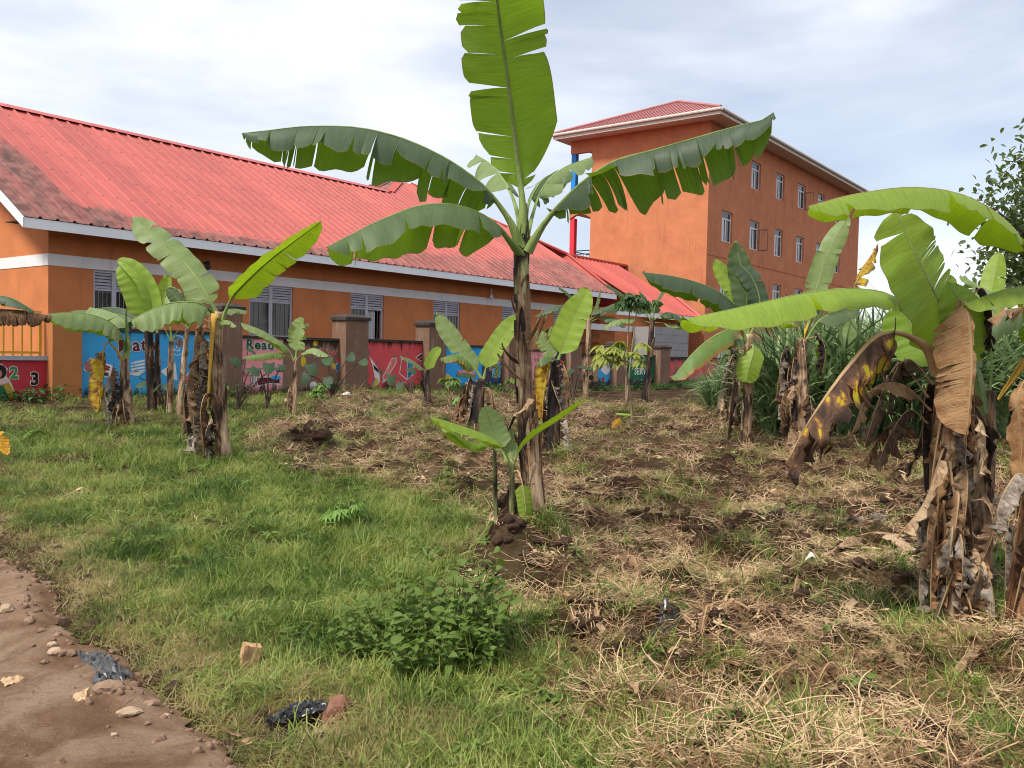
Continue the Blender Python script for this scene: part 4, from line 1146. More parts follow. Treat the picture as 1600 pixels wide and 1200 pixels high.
class Plant:
    def __init__(s, px, py, label, Y=None, group='banana plants on the plot', name='banana_plant', cat='banana plant'):
        q = G(px, py) if Y is None else at(px, py, Y)
        s.Y = q.y; s.loc = Vector((q.x, q.y, float(terrain(q.x, q.y)) - .02)); s.k = s.Y / FPX
        s.root = thing(name, label, cat, s.loc, group)
    def pt(s, p): return at(p[0], p[1], s.Y + (p[2] if len(p) > 2 else 0))
    def leaf(s, p, w, m='green', pm_='petiole', name='leaf', label=None, **kw):
        SEED[0] += 1
        kw.setdefault('seed', SEED[0]); kw.setdefault('rmid', max(.006, w * s.k * .075))
        pts = [s.pt(q) for q in p]
        V, F, U, mv, mf = leaf_geo(pts, w * s.k, **kw)
        L = np.array(s.loc)
        o = obj(name, np.array(V) - L, F, M[m], s.root, U, True)
        if label: o['label'] = label
        obj('midrib', np.array(mv) - L, mf, M[pm_], o, None, True)
        return o
    def stem(s, p, r, m='stem', k=16, lob=.10, name='pseudostem', n=40, ground=True):
        """p: pixel centre line from the top to the ground; r: radii in pixels"""
        pts = [s.pt(q) for q in p]
        C_, L = spline(pts, n); rr = np.interp(np.linspace(0, 1, n), np.linspace(0, 1, len(r)), r) * s.k * .84
        if ground: C_[-1][2] = min(C_[-1][2], s.loc.z - .05)
        T = nrm(np.gradient(C_, axis=0))
        q = np.random.default_rng(abs(int(p[0][0] * 7 + p[0][1])))
        ph = q.random(3) * 6
        v = []
        for i in range(n):
            X = nrm(np.cross(T[i], [0, 1, 0.01])); Yv = np.cross(T[i], X)
            for j in range(k):
                a = 2 * math.pi * j / k
                h = i / n * L
                rad = rr[i] * (1 + lob * math.sin(2 * a + ph[0] + h * 1.5) + lob * .7 * math.sin(5 * a + ph[1] + h * 3) + lob * .9 * mnoise.noise(Vector((math.cos(a) * 1.6, math.sin(a) * 1.6, h * 5 + ph[2]))))
                v.append(C_[i] + X * math.cos(a) * rad + Yv * math.sin(a) * rad)
        f = [(a * k + j, a * k + (j + 1) % k, (a + 1) * k + (j + 1) % k, (a + 1) * k + j) for a in range(n - 1) for j in range(k)] + [tuple(range(k))[::-1]]
        s.C = C_; s.rr = rr; s.T = T; s.L = L
        return obj(name, np.array(v) - np.array(s.loc), f, M[m], s.root, None, True)
    def sheaths(s, n, mats, lo=.05, hi=.95, flare=.5, seed=0, length=(.15, .4)):
        q = np.random.default_rng(seed + 7); NC = len(s.C)
        for i in range(n):
            top = lo + (hi - lo) * (i + q.random() * .8) / n
            ln = (length[0] + q.random() * (length[1] - length[0])) / s.L
            th = q.random() * 6.28; half = .5 + q.random() * .6
            ns, na = 9, 6; v = []; uv = []
            fl = flare * (.2 + q.random()) * (1 if q.random() < .6 else .25)
            fall = q.random() * .6
            for a in range(ns):
                u = a / (ns - 1)                              # 0 = upper free end, 1 = foot
                tt = min(.999, top + ln * u) * (NC - 1); c = np.array([np.interp(tt, np.arange(NC), s.C[:, k]) for k in range(3)]); r = np.interp(tt, np.arange(NC), s.rr)
                t_ = s.T[int(tt)]; X = nrm(np.cross(t_, [0, 1, .01])); Yv = np.cross(t_, X)
                wide = half * (.12 + .88 * min(1, u * 1.8) ** .7)
                for b_ in range(na):
                    e = th + wide * (b_ / (na - 1) * 2 - 1) + .25 * (1 - u) * math.sin(i * 3.1)
                    out_ = 1.05 + fl * 1.6 * (1 - u) ** 2.2 + .10 * math.sin(b_ * 1.9 + i)
                    p = c + (X * math.cos(e) + Yv * math.sin(e)) * r * out_
                    p[2] -= fall * r * 2.0 * (1 - u) ** 3
                    v.append(p); uv.append((b_ / (na - 1) * 2 - 1, u * .5))
            f = [(a * na + b_, a * na + b_ + 1, (a + 1) * na + b_ + 1, (a + 1) * na + b_) for a in range(ns - 1) for b_ in range(na - 1)]
            obj('leaf_sheath', np.array(v) - np.array(s.loc), f, M[mats[int(q.random() * len(mats))]], s.root, uv, True)
    def skirt(s, n, mats, lo=.05, hi=.7, ln=(.35, .8), w=(.05, .11), seed=0, out_=.12, az=None):
        """dead leaves hanging down round the stem"""
        q = np.random.default_rng(seed + 31); NC = len(s.C)
        for i in range(n):
            t0 = lo + (hi - lo) * (i + q.random()) / n
            c = s.C[int(t0 * (NC - 1))]; r = s.rr[int(t0 * (NC - 1))]
            th = (q.random() * 6.28) if az is None else R(az[0] + (az[1] - az[0]) * q.random())
            d_ = np.array([math.cos(th), math.sin(th), 0]); l = ln[0] + q.random() * (ln[1] - ln[0])
            l = min(l, c[2] - s.loc.z + .06); o = out_ * (.4 + q.random())
            if l < .12: l = .12
            sw = np.array([-d_[1], d_[0], 0]) * q.normal() * .08
            pts = [c + d_ * r * .8, c + d_ * (r + o * .7) + [0, 0, .05 * q.random()], c + d_ * (r + o) + sw * .4 + [0, 0, -l * .35], c + d_ * (r + o * (.5 + q.random() * .7)) + sw + [0, 0, -l]]
            SEED[0] += 1
            V, F, U, mv, mf = leaf_geo(pts, w[0] + q.random() * (w[1] - w[0]), pet=.16, fold=35 + 60 * q.random(), g=.2, tears=int(6 + q.random() * 8), jit=.8, taper=.03, face=d_ + [0, 0, .05], seed=SEED[0] + i, crump=.06, ripple=.15, rmid=.007, tip=.45)
            o_ = obj('dry_leaf', np.array(V) - np.array(s.loc), F, M[mats[int(q.random() * len(mats))]], s.root, U, True)
            obj('midrib', np.array(mv) - np.array(s.loc), mf, M['petiole_old'], o_, None, True)
# ------------------------------------------------------------------ the banana plants
DRY = ['dry_brown', 'dry_tan', 'dry_grey', 'dry_dark']
UPR = (0, 1, .15)
# tallest plant in the middle
p = Plant(826, 872, 'tallest banana plant with five long torn leaves on a bare brown stem', Y=6.4)
p.stem([(819, 318), (818, 350), (816, 385), (815, 430)], [5, 10, 14, 13], 'stem_green', name='crown_shaft', ground=False)
p.sheaths(6, ['stem_green', 'petiole', 'stem_dark'], .25, .85, .12, 23, (.12, .25))
p.stem([(816, 378), (815, 430), (817, 520), (821, 620), (828, 720), (835, 800), (838, 850)], [12, 13.5, 14, 15.5, 17, 19, 23], 'stem')
p.sheaths(16, ['stem', 'stem', 'stem_dark', 'dry_brown'], .03, .62, .55, 3, (.25, .6))
p.sheaths(7, ['stem_orange', 'stem', 'dry_tan'], .5, .8, .45, 9, (.35, .6))
p.sheaths(5, ['stem_green', 'stem_dark'], .0, .1, .25, 21, (.2, .35))
for (x0, y0, x1, y1, x2, y2) in ((812, 565, 793, 550, 784, 537), (822, 600, 795, 572, 778, 552), (824, 535, 838, 505, 848, 480), (826, 545, 845, 510, 855, 495), (808, 490, 803, 475, 800, 462)):
    o = p.leaf([(x0, y0, -.05), (x1, y1, -.12), (x2, y2, -.16)], 5, 'dry_brown', 'petiole_old', 'dry_petiole', fold=60, g=.1, tears=0, pet=.02, base=.3)
p.leaf([(824, 640, -.12), (828, 622, -.16), (815, 640, -.2), (803, 648, -.2)], 8, 'dry_tan', 'petiole_old', 'dry_leaf', tears=3, crump=.02, fold=20, g=.3)
p.leaf([(816, 372), (817, 320), (811, 270), (803, 200, -.1), (793, 120, -.25), (782, 40, -.4), (772, -40, -.6), (764, -110, -.8)], 66, 'green', 'petiole', pet=.17, fold=-8, g=.02, tears=(14, 7), jit=.24, face=(0.1, 1, -.1), taper=.09, seed=4, wl=.98, wr=1.05, foldr=-4, gr=.03, ripple=.02, tip=.72, base=.22)
p.leaf([(817, 385), (800, 345, -.05), (768, 302, -.1), (735, 272, -.15), (690, 243, -.2), (630, 216, -.25), (560, 199, -.3), (480, 197, -.35), (415, 204, -.4), (378, 208, -.4)], 78, 'dark', 'petiole', pet=.17, fold=42, g=.93, tears=(18, 17), jit=.52, taper=.05, seed=12, tip=.55, wl=1.0, wr=.70, gr=.80, foldr=25)
p.leaf([(817, 398), (800, 378, -.1), (778, 352, -.2), (745, 330, -.3), (700, 318, -.45), (650, 322, -.55), (590, 345, -.7), (545, 368, -.8), (510, 386, -.9)], 66, 'green', 'petiole', pet=.16, fold=50, g=.95, tears=(5, 4), jit=.2, taper=.06, seed=22, tip=.5, wl=1.05, wr=.85, foldr=20, gr=.62)
p.leaf([(820, 390), (850, 345, -.05), (880, 312, -.1), (915, 280, -.2), (960, 251, -.3), (1020, 234, -.4), (1090, 214, -.5), (1150, 197, -.6), (1195, 186, -.65), (1208, 176, -.65)], 84, 'dark', 'petiole', pet=.16, base=.32, fold=30, g=.8, tears=(18, 20), jit=.52, taper=.045, seed=33, tip=.62, wl=.62, wr=.98, foldr=55, gr=1.0)
p.leaf([(822, 372, .05), (836, 322, .2), (850, 290, .4), (880, 262, .7), (925, 245, 1.1)], 34, 'pale', 'petiole', pet=.28, fold=15, g=.45, tears=(6, 8), jit=.4, seed=41)
p.leaf([(816, 370, .05), (806, 322, .25), (790, 285, .5), (765, 255, .9), (744, 242, 1.5)], 40, 'pale', 'petiole', pet=.3, fold=20, g=.6, tears=(9, 9), jit=.45, seed=45)
p.leaf([(819, 368, .05), (826, 318, .2), (846, 282, .45), (868, 268, .8)], 36, 'green', 'petiole', pet=.35, fold=25, g=.6, tears=(8, 8), jit=.5, seed=47)

# suckers at its foot
p = Plant(800, 828, 'young lime green sucker at the foot of the tallest banana stem', Y=6.12, name='banana_sucker')
p.stem([(800, 722), (800, 760), (799, 800), (800, 838)], [5, 5.5, 6, 7], 'stem_green')
p.stem([(773, 700, .1), (773, 740, .1), (774, 780, .1), (776, 822, .1)], [3, 4.5, 5, 5], 'stem_green')
p.leaf([(800, 735), (790, 705), (772, 685, -.05), (730, 668, -.15), (672, 650, -.25)], 22, 'lime', 'petiole', pet=.2, fold=25, g=.4, tears=(1, 2), jit=.1, seed=51)
p.leaf([(775, 705, .1), (762, 690, .05), (735, 690, 0), (705, 672, -.1), (690, 662, -.1)], 17, 'lime', 'petiole', pet=.15, fold=40, g=.5, tears=1, jit=.1, seed=52)
p.leaf([(796, 725, .05), (785, 705, .1), (770, 672, .15), (757, 634, .15)], 24, 'pale', 'petiole', pet=.25, fold=-5, g=.05, tears=(1, 1), jit=.12, face=(.2, -1, .7), seed=53, tip=.5)
p.leaf([(802, 728, .05), (797, 706, .15), (797, 690, .2), (798, 668, .25)], 15, 'pale', 'petiole', pet=.2, fold=10, g=.1, tears=1, jit=.1, face=(.2, -1, .6), seed=54)
p.leaf([(801, 730), (812, 703, -.05), (836, 680, -.1), (875, 655, -.2), (914, 626, -.3)], 11, 'lime', 'petiole', pet=.15, fold=-40, g=0, tears=0, jit=0, seed=55, base=.3)
p.leaf([(803, 738, -.03), (810, 737, -.1), (816, 755, -.13), (820, 782, -.14), (823, 815, -.14)], 14, 'lime', 'petiole_old', pet=.4, fold=25, g=.1, tears=0, jit=.1, face=(.1, -1, .1), seed=56)
p.leaf([(815, 662, .35), (803, 650, .3), (795, 665, .2), (786, 690, .2)], 8, 'dry_dark', 'petiole_old', 'dry_leaf', tears=2, crump=.02, seed=57)

# tall plant left of centre
p = Plant(349, 722, 'banana plant left of centre with two raised leaves and an orange dead midrib', None)
p.stem([(340, 487), (337, 540), (340, 600), (346, 660), (351, 725)], [9, 11, 12, 12, 13], 'stem')
p.sheaths(8, ['stem', 'dry_brown', 'stem_orange'], .3, .8, .4, 4, (.3, .6))
p.skirt(20, ['dry_grey', 'dry_brown', 'dry_dark', 'dry_grey', 'dry_tan'], .08, .80, (.4, .9), (.07, .13), 5, .24, (130, 290))
p.leaf([(338, 492, -.1), (333, 500, -.16), (329, 560, -.18), (326, 600, -.18), (324, 640, -.18)], 5, 'yellowing', 'petiole_yellow', 'dead_midrib', tears=6, fold=40, jit=.4, pet=.05, g=.2, face=(0, -1, 0), rmid=.034)
p.leaf([(341, 494), (328, 468), (303, 428, .05), (270, 393, .1), (235, 362, .15), (206, 338, .2)], 33, 'pale', 'petiole', pet=.10, fold=12, g=.12, tears=(4, 9), jit=.16, face=(.35, -1, .55), seed=62, taper=.14, wl=.8, wr=.9)
p.leaf([(344, 512), (352, 486), (368, 458, -.1), (415, 412, -.3), (460, 377, -.45), (502, 346, -.6)], 30, 'lime', 'petiole', pet=.20, fold=18, g=.15, tears=(3, 4), jit=.12, face=(-.5, .55, .8), seed=63, wl=.9, taper=.03)
p.leaf([(337, 492), (325, 480, -.1), (300, 471, -.25), (262, 474, -.4), (228, 487, -.55), (204, 502, -.65)], 40, 'pale', 'petiole', pet=.12, fold=35, g=.75, tears=(1, 2), jit=.12, seed=64, ripple=.05)
p.leaf([(343, 495), (350, 486, .1), (365, 482, .3), (386, 486, .5)], 12, 'pale', 'petiole', fold=30, g=.5, tears=2, jit=.2, seed=65)
p.leaf([(344, 500), (350, 500, -.1), (360, 502, -.2), (370, 510, -.25)], 9, 'pale', 'petiole', fold=30, g=.5, tears=2, jit=.2, seed=66)

# plants by the blue panel
p = Plant(197, 672, 'banana plant with a yellow hanging leaf in front of the blue panel', None)
p.stem([(194, 560), (195, 600), (197, 640), (199, 675)], [7, 9, 11, 12], 'stem')
p.sheaths(6, ['stem', 'stem_orange'], .2, .8, .4, 5, (.3, .6))
p.skirt(7, ['dry_grey', 'dry_dark', 'dry_brown'], .1, .8, (.4, 1.0), (.06, .12), 8, .18, (150, 290))
p.leaf([(197, 560), (193, 530), (178, 507, -.1), (146, 492, -.3), (110, 488, -.5), (76, 490, -.7)], 34, 'pale', 'petiole', pet=.22, fold=30, g=.72, tears=(2, 3), jit=.16, seed=71)
p.leaf([(198, 560), (200, 528, .05), (192, 500, .1), (168, 486, .3), (140, 480, .6)], 30, 'pale', 'petiole', pet=.3, fold=25, g=.5, tears=(1, 2), jit=.15, seed=72)
p.leaf([(193, 562), (180, 545, -.1), (167, 535, -.15), (160, 560, -.18), (156, 605, -.2), (154, 645, -.2)], 22, 'yellowing', 'petiole_yellow', pet=.35, fold=20, g=.1, tears=(6, 6), jit=.25, face=(.2, -1, .1), seed=73, wr=.25, rmid=.012)
p.leaf([(196, 560), (199, 520), (198, 478)], 4, 'green', 'petiole', pet=.1, fold=-60, g=0, tears=0, jit=0, face=(0, -1, 0), seed=74, name='furled_leaf')
def cluster(px, py, xt, yt, label, m, leaves, r=(4, 6)):
    p = Plant(px, py, label, None)
    p.stem([(xt, yt), ((px + xt) / 2, (py + yt) / 2), (px, py)], [r[0], (r[0] + r[1]) / 2, r[1]], m)
    p.sheaths(4, ['stem', 'dry_brown'], .1, .7, .4, int(px), (.25, .5))
    for l in leaves: p.leaf(*l[0], **l[1])
    return p
cluster(238, 646, 232, 512, 'thick dark stemmed banana with broad upright lime leaves behind the yellow hanging leaf', 'stem_dark', [
    (([(232, 520), (230, 490), (218, 455), (205, 430), (186, 415)], 27, 'lime'), dict(pet=.18, fold=-10, g=.1, tears=0, jit=.1, face=(.3, -1, .4), seed=81)),
    (([(234, 520), (238, 480), (228, 445), (208, 420), (184, 404)], 16, 'lime'), dict(pet=.22, fold=-25, g=.1, tears=0, jit=.1, face=(.3, -1, .4), seed=82)),
    (([(230, 518), (205, 498, .2), (165, 487, .4), (120, 485, .6), (98, 492, .7)], 22, 'green'), dict(pet=.2, fold=35, g=.6, tears=4, jit=.2, seed=83)),
    (([(232, 516), (210, 490, .3), (180, 480, .5), (148, 482, .8)], 22, 'dark'), dict(pet=.2, fold=35, g=.6, tears=4, jit=.2, seed=84)),
], (7, 9))
cluster(246, 640, 246, 520, 'thin dark banana stem beside the thick dark stemmed banana', 'stem_dark', [
    (([(246, 524), (248, 490), (256, 462), (262, 440), (258, 428)], 14, 'lime'), dict(pet=.15, fold=-20, g=.05, tears=1, jit=.15, face=(0, -1, .4), seed=85)),
    (([(246, 524), (240, 492), (236, 465), (230, 436)], 16, 'lime'), dict(pet=.2, fold=-12, g=.05, tears=1, jit=.15, face=(0, -1, .4), seed=86)),
])
cluster(265, 648, 268, 532, 'thin banana with spreading bare petioles in front of the white triangle', 'stem', [
    (([(268, 535), (256, 510), (245, 500), (225, 500)], 12, 'green'), dict(pet=.5, fold=30, g=.5, tears=1, jit=.1, seed=87)),
    (([(268, 535), (280, 512), (296, 497), (315, 492)], 12, 'green'), dict(pet=.5, fold=30, g=.5, tears=1, jit=.1, seed=88)),
    (([(268, 533), (266, 500), (272, 470, .2), (264, 446, .4)], 15, 'pale'), dict(pet=.3, fold=10, g=.2, tears=5, jit=.3, face=(0, -1, .4), seed=89)),
])
cluster(279, 655, 293, 512, 'leaning thin banana stem between the painted 3 and the red 4', 'stem', [
    (([(293, 515), (284, 490), (278, 468), (260, 450)], 13, 'green'), dict(pet=.25, fold=15, g=.3, tears=4, jit=.3, face=(0, -1, .5), seed=90)),
    (([(293, 515), (303, 495), (318, 485), (332, 490)], 11, 'green'), dict(pet=.25, fold=25, g=.4, tears=2, jit=.2, seed=91)),
    (([(293, 517), (300, 500), (305, 480), (290, 440)], 13, 'pale'), dict(pet=.25, fold=5, g=.2, tears=6, jit=.35, face=(0, -1, .5), seed=92)),
])
# off-frame plant at the left edge
p = Plant(-120, 690, 'banana plant at the left edge reaching in with a fringed half dead leaf', None)
p.stem([(-122, 540), (-120, 600), (-120, 690)], [10, 12, 13], 'stem')
p.leaf([(-120, 545), (-90, 500), (-40, 482), (10, 483), (45, 486), (82, 494)], 30, 'dry_brown', 'petiole_old', 'dry_leaf', pet=.2, fold=40, g=.95, tears=(16, 18), jit=.3, taper=.2, seed=95)
p.leaf([(-120, 545), (-80, 482), (-30, 462), (10, 463), (35, 474), (54, 486)], 20, 'dark', 'petiole', pet=.2, fold=30, g=.6, tears=(8, 8), jit=.25, seed=96)

# small banana by the pink panel
p = Plant(458, 652, 'small banana plant with crinkled pale leaves in front of the pink panel', None)
p.stem([(462, 560), (461, 600), (458, 655)], [3.5, 5, 7], 'stem')
p.skirt(3, ['dry_grey', 'dry_tan'], .35, .7, (.4, .7), (.05, .09), 15, .1, (150, 260))
p.leaf([(461, 565), (450, 544), (430, 528, -.1), (405, 514, -.2), (376, 504, -.3)], 17, 'pale', 'petiole', pet=.15, fold=25, g=.5, tears=(1, 1), jit=.12, seed=101)
p.leaf([(461, 562), (464, 540), (466, 522), (470, 508), (472, 496)], 17, 'pale', 'petiole', pet=.2, fold=-10, g=.05, tears=5, jit=.5, face=(-.3, -1, .4), seed=102)
p.leaf([(462, 563), (474, 550), (492, 544, -.1), (515, 556, -.2)], 12, 'pale', 'petiole', pet=.15, fold=30, g=.5, tears=1, jit=.15, seed=103)
p.leaf([(461, 566), (445, 553, -.1), (422, 551, -.2), (380, 558, -.3)], 12, 'greenbrown', 'petiole_old', pet=.2, fold=40, g=.8, tears=4, jit=.2, seed=104)

# small sucker in front of the third pillar
p = Plant(667, 628, 'little banana sucker with one lime leaf in front of the red tools panel', None, name='banana_sucker')
p.stem([(668, 578), (668, 600), (668, 630)], [3, 5, 7], 'stem_dark')
p.leaf([(668, 582), (670, 572), (677, 556), (688, 543)], 9, 'lime', 'petiole', pet=.12, fold=-8, g=0, tears=0, jit=0, face=(0, -1, .3), seed=111)
p.leaf([(667, 582), (656, 572), (642, 562), (625, 556)], 9, 'green', 'petiole', pet=.1, fold=20, g=.4, tears=1, jit=.1, seed=112)
p.leaf([(668, 580), (660, 585), (662, 600), (665, 615)], 6, 'dry_dark', 'petiole_old', 'dry_leaf', tears=2, crump=.02, seed=113)

# plant in front of the boy mural
p = Plant(744, 668, 'low banana plant with a V of two leaves on a stub of dead foliage', None)
p.stem([(752, 592), (748, 620), (744, 672)], [7, 13, 15], 'stem_dark')
p.skirt(12, ['dry_dark', 'dry_brown', 'dry_brown', 'dry_grey'], .05, .6, (.35, .7), (.06, .11), 17, .2)
p.leaf([(754, 592), (738, 568), (716, 536), (697, 511), (682, 488)], 19, 'pale', 'petiole', pet=.12, fold=12, g=.1, tears=(2, 3), jit=.06, face=(.5, -1, .5), seed=121)
p.leaf([(755, 592), (763, 562), (782, 532), (800, 508), (814, 492)], 19, 'lime', 'petiole', pet=.14, fold=-8, g=.05, tears=(2, 1), jit=.1, face=(-.4, -1, .3), seed=122)
p.leaf([(752, 590), (735, 568), (712, 554, -.1), (688, 560, -.2)], 17, 'greenbrown', 'petiole', pet=.2, fold=30, g=.7, tears=4, jit=.2, seed=123)

# plant right of the tallest stem
p = Plant(863, 712, 'banana plant with tall lime leaf and yellow hanging leaf right of the tallest stem', None)
p.stem([(869, 562), (866, 610), (863, 715)], [7, 11, 13], 'stem_dark')
p.skirt(11, ['dry_dark', 'dry_brown', 'dry_grey', 'dry_brown'], .03, .7, (.35, .7), (.06, .10), 19, .14)
p.leaf([(871, 566), (879, 542), (893, 505), (908, 474), (919, 450)], 25, 'lime', 'petiole', pet=.1, fold=-10, g=.02, tears=(1, 1), jit=.08, face=(-.2, -1, .2), seed=131, tip=.5)
p.leaf([(868, 564), (857, 545), (847, 530), (838, 517)], 13, 'pale', 'petiole', pet=.1, fold=5, g=.1, tears=5, jit=.3, face=(.3, -1, .4), seed=132)
p.leaf([(868, 565), (856, 558, -.1), (846, 560, -.2), (838, 572, -.2)], 12, 'green', 'petiole', pet=.1, fold=25, g=.5, tears=1, jit=.2, seed=133)
p.leaf([(866, 566), (860, 566, -.1), (854, 585, -.14), (849, 620, -.15), (847, 656, -.15)], 18, 'yellowing', 'petiole_yellow', pet=.12, fold=10, g=.05, tears=(3, 4), jit=.2, face=(.1, -1, .1), seed=134, wr=.15, wl=1.1)

# thin tall ones at the back right
p = Plant(913, 622, 'slim tall banana plant in front of the pillar left of the light blue panel', None)
p.stem([(921, 497), (917, 560), (913, 624)], [4, 5, 6], 'stem')
p.sheaths(6, ['stem', 'dry_tan', 'stem_dark'], .1, .8, .4, 33, (.3, .6))
for a in (([(921, 500), (908, 482), (888, 476), (862, 480), (836, 494)], 13, 'dark', .2, .6), ([(922, 500), (930, 478), (938, 452)], 11, 'green', .15, .1), ([(921, 500), (905, 475), (888, 458), (872, 447)], 10, 'dark', .15, .3),
          ([(922, 500), (945, 482), (962, 474), (984, 473)], 12, 'dark', .2, .6), ([(921, 499), (918, 470), (915, 448)], 11, 'lime', .15, .1), ([(922, 502), (945, 495), (965, 500), (978, 510)], 12, 'green', .3, .6), ([(920, 502), (905, 498), (893, 510)], 9, 'dark', .3, .7)):
    p.leaf(a[0], a[1], a[2], pet=a[3], g=a[4], fold=20, tears=6, jit=.22)
p = Plant(1008, 632, 'dark slim banana plant in front of the green lettered panel', None)
p.stem([(1019, 498), (1015, 560), (1006, 634)], [4.5, 5.5, 7], 'stem_dark')
p.sheaths(6, ['stem', 'dry_tan', 'stem_dark'], .1, .8, .3, 34, (.3, .6))
for a in (([(1018, 502), (1005, 484), (975, 477), (945, 480), (922, 490)], 13, 'dark', .15, .6), ([(1020, 500), (1026, 470), (1036, 450), (1034, 436)], 14, 'green', .15, .15), ([(1018, 500), (995, 478), (968, 456), (946, 443)], 12, 'dark', .2, .5),
          ([(1020, 500), (1040, 488), (1058, 492), (1072, 506)], 15, 'dark', .2, .5), ([(1017, 504), (990, 498), (962, 500), (942, 512)], 12, 'pale', .3, .6), ([(1020, 503), (1040, 505), (1060, 508), (1076, 512)], 9, 'pale', .3, .5), ([(1019, 500), (1012, 470), (1000, 455)], 14, 'dark', .2, .4)):
    p.leaf(a[0], a[1], a[2], pet=a[3], g=a[4], fold=20, tears=6, jit=.22)

# middle right pair
p = Plant(1142, 672, 'dead leaf covered banana stem behind the two stemmed plant right of the green panel', None)
p.stem([(1148, 545), (1146, 600), (1142, 674)], [7, 9, 11], 'stem')
p.skirt(12, ['dry_grey', 'dry_brown', 'dry_tan', 'dry_dark'], .02, .8, (.3, .7), (.05, .10), 41, .16)
p.leaf([(1148, 550), (1140, 540), (1128, 555), (1122, 580)], 14, 'green', 'petiole', pet=.2, fold=20, g=.4, tears=3, jit=.2, seed=140)
p.leaf([(1149, 550), (1155, 530), (1168, 535), (1175, 560)], 13, 'lime', 'petiole', pet=.2, fold=20, g=.4, tears=3, jit=.2, seed=1401)
p = Plant(1166, 702, 'banana plant with a long dark leaf reaching left before the tall block', None)
p.stem([(1170, 522), (1170, 580), (1168, 640), (1164, 704)], [7, 9, 9, 11], 'stem')
p.sheaths(7, ['stem', 'stem_orange', 'dry_tan', 'stem_dark'], .1, .85, .4, 35, (.3, .7))
p.skirt(4, ['dry_dark', 'dry_grey'], .1, .7, (.3, .6), (.05, .08), 43, .14, (100, 230))
p.leaf([(1169, 530), (1152, 482), (1115, 451, -.2), (1060, 433, -.4), (1003, 425, -.6)], 33, 'dark', 'petiole', pet=.22, fold=30, g=.75, tears=(2, 4), jit=.15, seed=141)
p.leaf([(1171, 528), (1168, 475), (1160, 425), (1148, 376)], 24, 'green', 'petiole', pet=.25, fold=10, g=.1, tears=(2, 3), jit=.2, face=(.4, -1, .3), seed=142)
p.leaf([(1172, 528), (1188, 478), (1174, 432), (1140, 400)], 22, 'dark', 'petiole', pet=.25, fold=15, g=.2, tears=(2, 3), jit=.2, face=(.3, -1, .5), seed=143)
p.leaf([(1168, 526), (1158, 480), (1140, 440), (1116, 405)], 19, 'lime', 'petiole', pet=.25, fold=10, g=.1, tears=2, jit=.15, face=(.3, -1, .4), seed=144)
p.leaf([(1168, 536), (1155, 512, -.1), (1120, 522, -.3), (1082, 552, -.5), (1050, 592, -.6)], 31, 'greenbrown', 'petiole', pet=.2, fold=25, g=.45, tears=(3, 4), jit=.15, seed=145)
p.leaf([(1170, 534), (1178, 545, -.1), (1172, 570, -.2), (1166, 598, -.2)], 20, 'lime', 'petiole', pet=.15, fold=20, g=.3, tears=1, jit=.15, face=(0, -1, .4), seed=146)
p.leaf([(1168, 532), (1150, 530, -.1), (1130, 540, -.1)], 16, 'green', 'petiole', pet=.2, fold=30, g=.6, tears=2, jit=.2, seed=147)

p = Plant(1240, 712, 'banana plant wrapped in grey dead leaves with one narrow upright leaf', None)
p.stem([(1252, 530), (1250, 600), (1246, 660), (1240, 715)], [10, 13, 16, 18], 'stem')
p.sheaths(8, ['stem', 'stem_orange', 'dry_tan'], .1, .85, .4, 36, (.3, .7))
p.skirt(20, ['dry_grey', 'dry_grey', 'dry_tan', 'dry_brown', 'dry_dark'], .0, .78, (.3, .75), (.06, .12), 47, .2)
p.leaf([(1262, 530), (1268, 480), (1282, 430), (1302, 378), (1326, 336)], 19, 'pale', 'petiole', pet=.28, fold=5, g=.1, tears=(5, 5), jit=.3, face=(-.3, -1, .4), seed=151)
p.leaf([(1255, 535), (1240, 502), (1215, 490, -.1), (1192, 502, -.2)], 26, 'lime', 'petiole', pet=.25, fold=25, g=.4, tears=1, jit=.15, seed=152)
p.leaf([(1258, 530), (1280, 500), (1310, 485, .2), (1340, 480, .4)], 26, 'green', 'petiole', pet=.25, fold=25, g=.5, tears=2, jit=.15, seed=153)
p.leaf([(1256, 528), (1272, 490), (1280, 465, -.1)], 5, 'petiole_yellow', 'petiole_yellow', pet=.05, fold=-30, g=.1, tears=0, jit=0, seed=154, name='bare_petiole')
p.leaf([(1262, 530), (1285, 545), (1292, 570), (1280, 590)], 18, 'green', 'petiole', pet=.2, fold=20, g=.4, tears=2, jit=.2, seed=155)
p = Plant(1222, 660, 'brown stemmed banana behind the plant wrapped in grey dead leaves', None)
p.stem([(1216, 525), (1216, 580), (1218, 665)], [6, 7, 8], 'stem_orange')
p.skirt(8, ['dry_grey', 'dry_brown', 'dry_dark'], .1, .8, (.3, .6), (.05, .09), 49, .15)
p.leaf([(1216, 530), (1208, 505), (1195, 500), (1180, 510)], 14, 'green', 'petiole', pet=.2, fold=20, g=.4, tears=3, jit=.2, seed=157)
p = Plant(1345, 690, 'half hidden banana behind the arching dead leaf with a pale horizontal leaf', None)
p.stem([(1312, 585), (1314, 620), (1318, 692)], [7, 9, 11], 'stem')
p.skirt(9, ['dry_grey', 'dry_brown', 'dry_dark'], .1, .7, (.3, .6), (.06, .10), 51, .18)
p.leaf([(1312, 592), (1325, 556), (1352, 540, -.1), (1392, 536, -.2), (1418, 548, -.2)], 23, 'pale', 'petiole', pet=.2, fold=22, g=.5, tears=1, jit=.1, seed=161)
p.leaf([(1312, 590), (1308, 560), (1295, 545), (1275, 548)], 18, 'green', 'petiole', pet=.2, fold=20, g=.4, tears=1, jit=.1, seed=162)
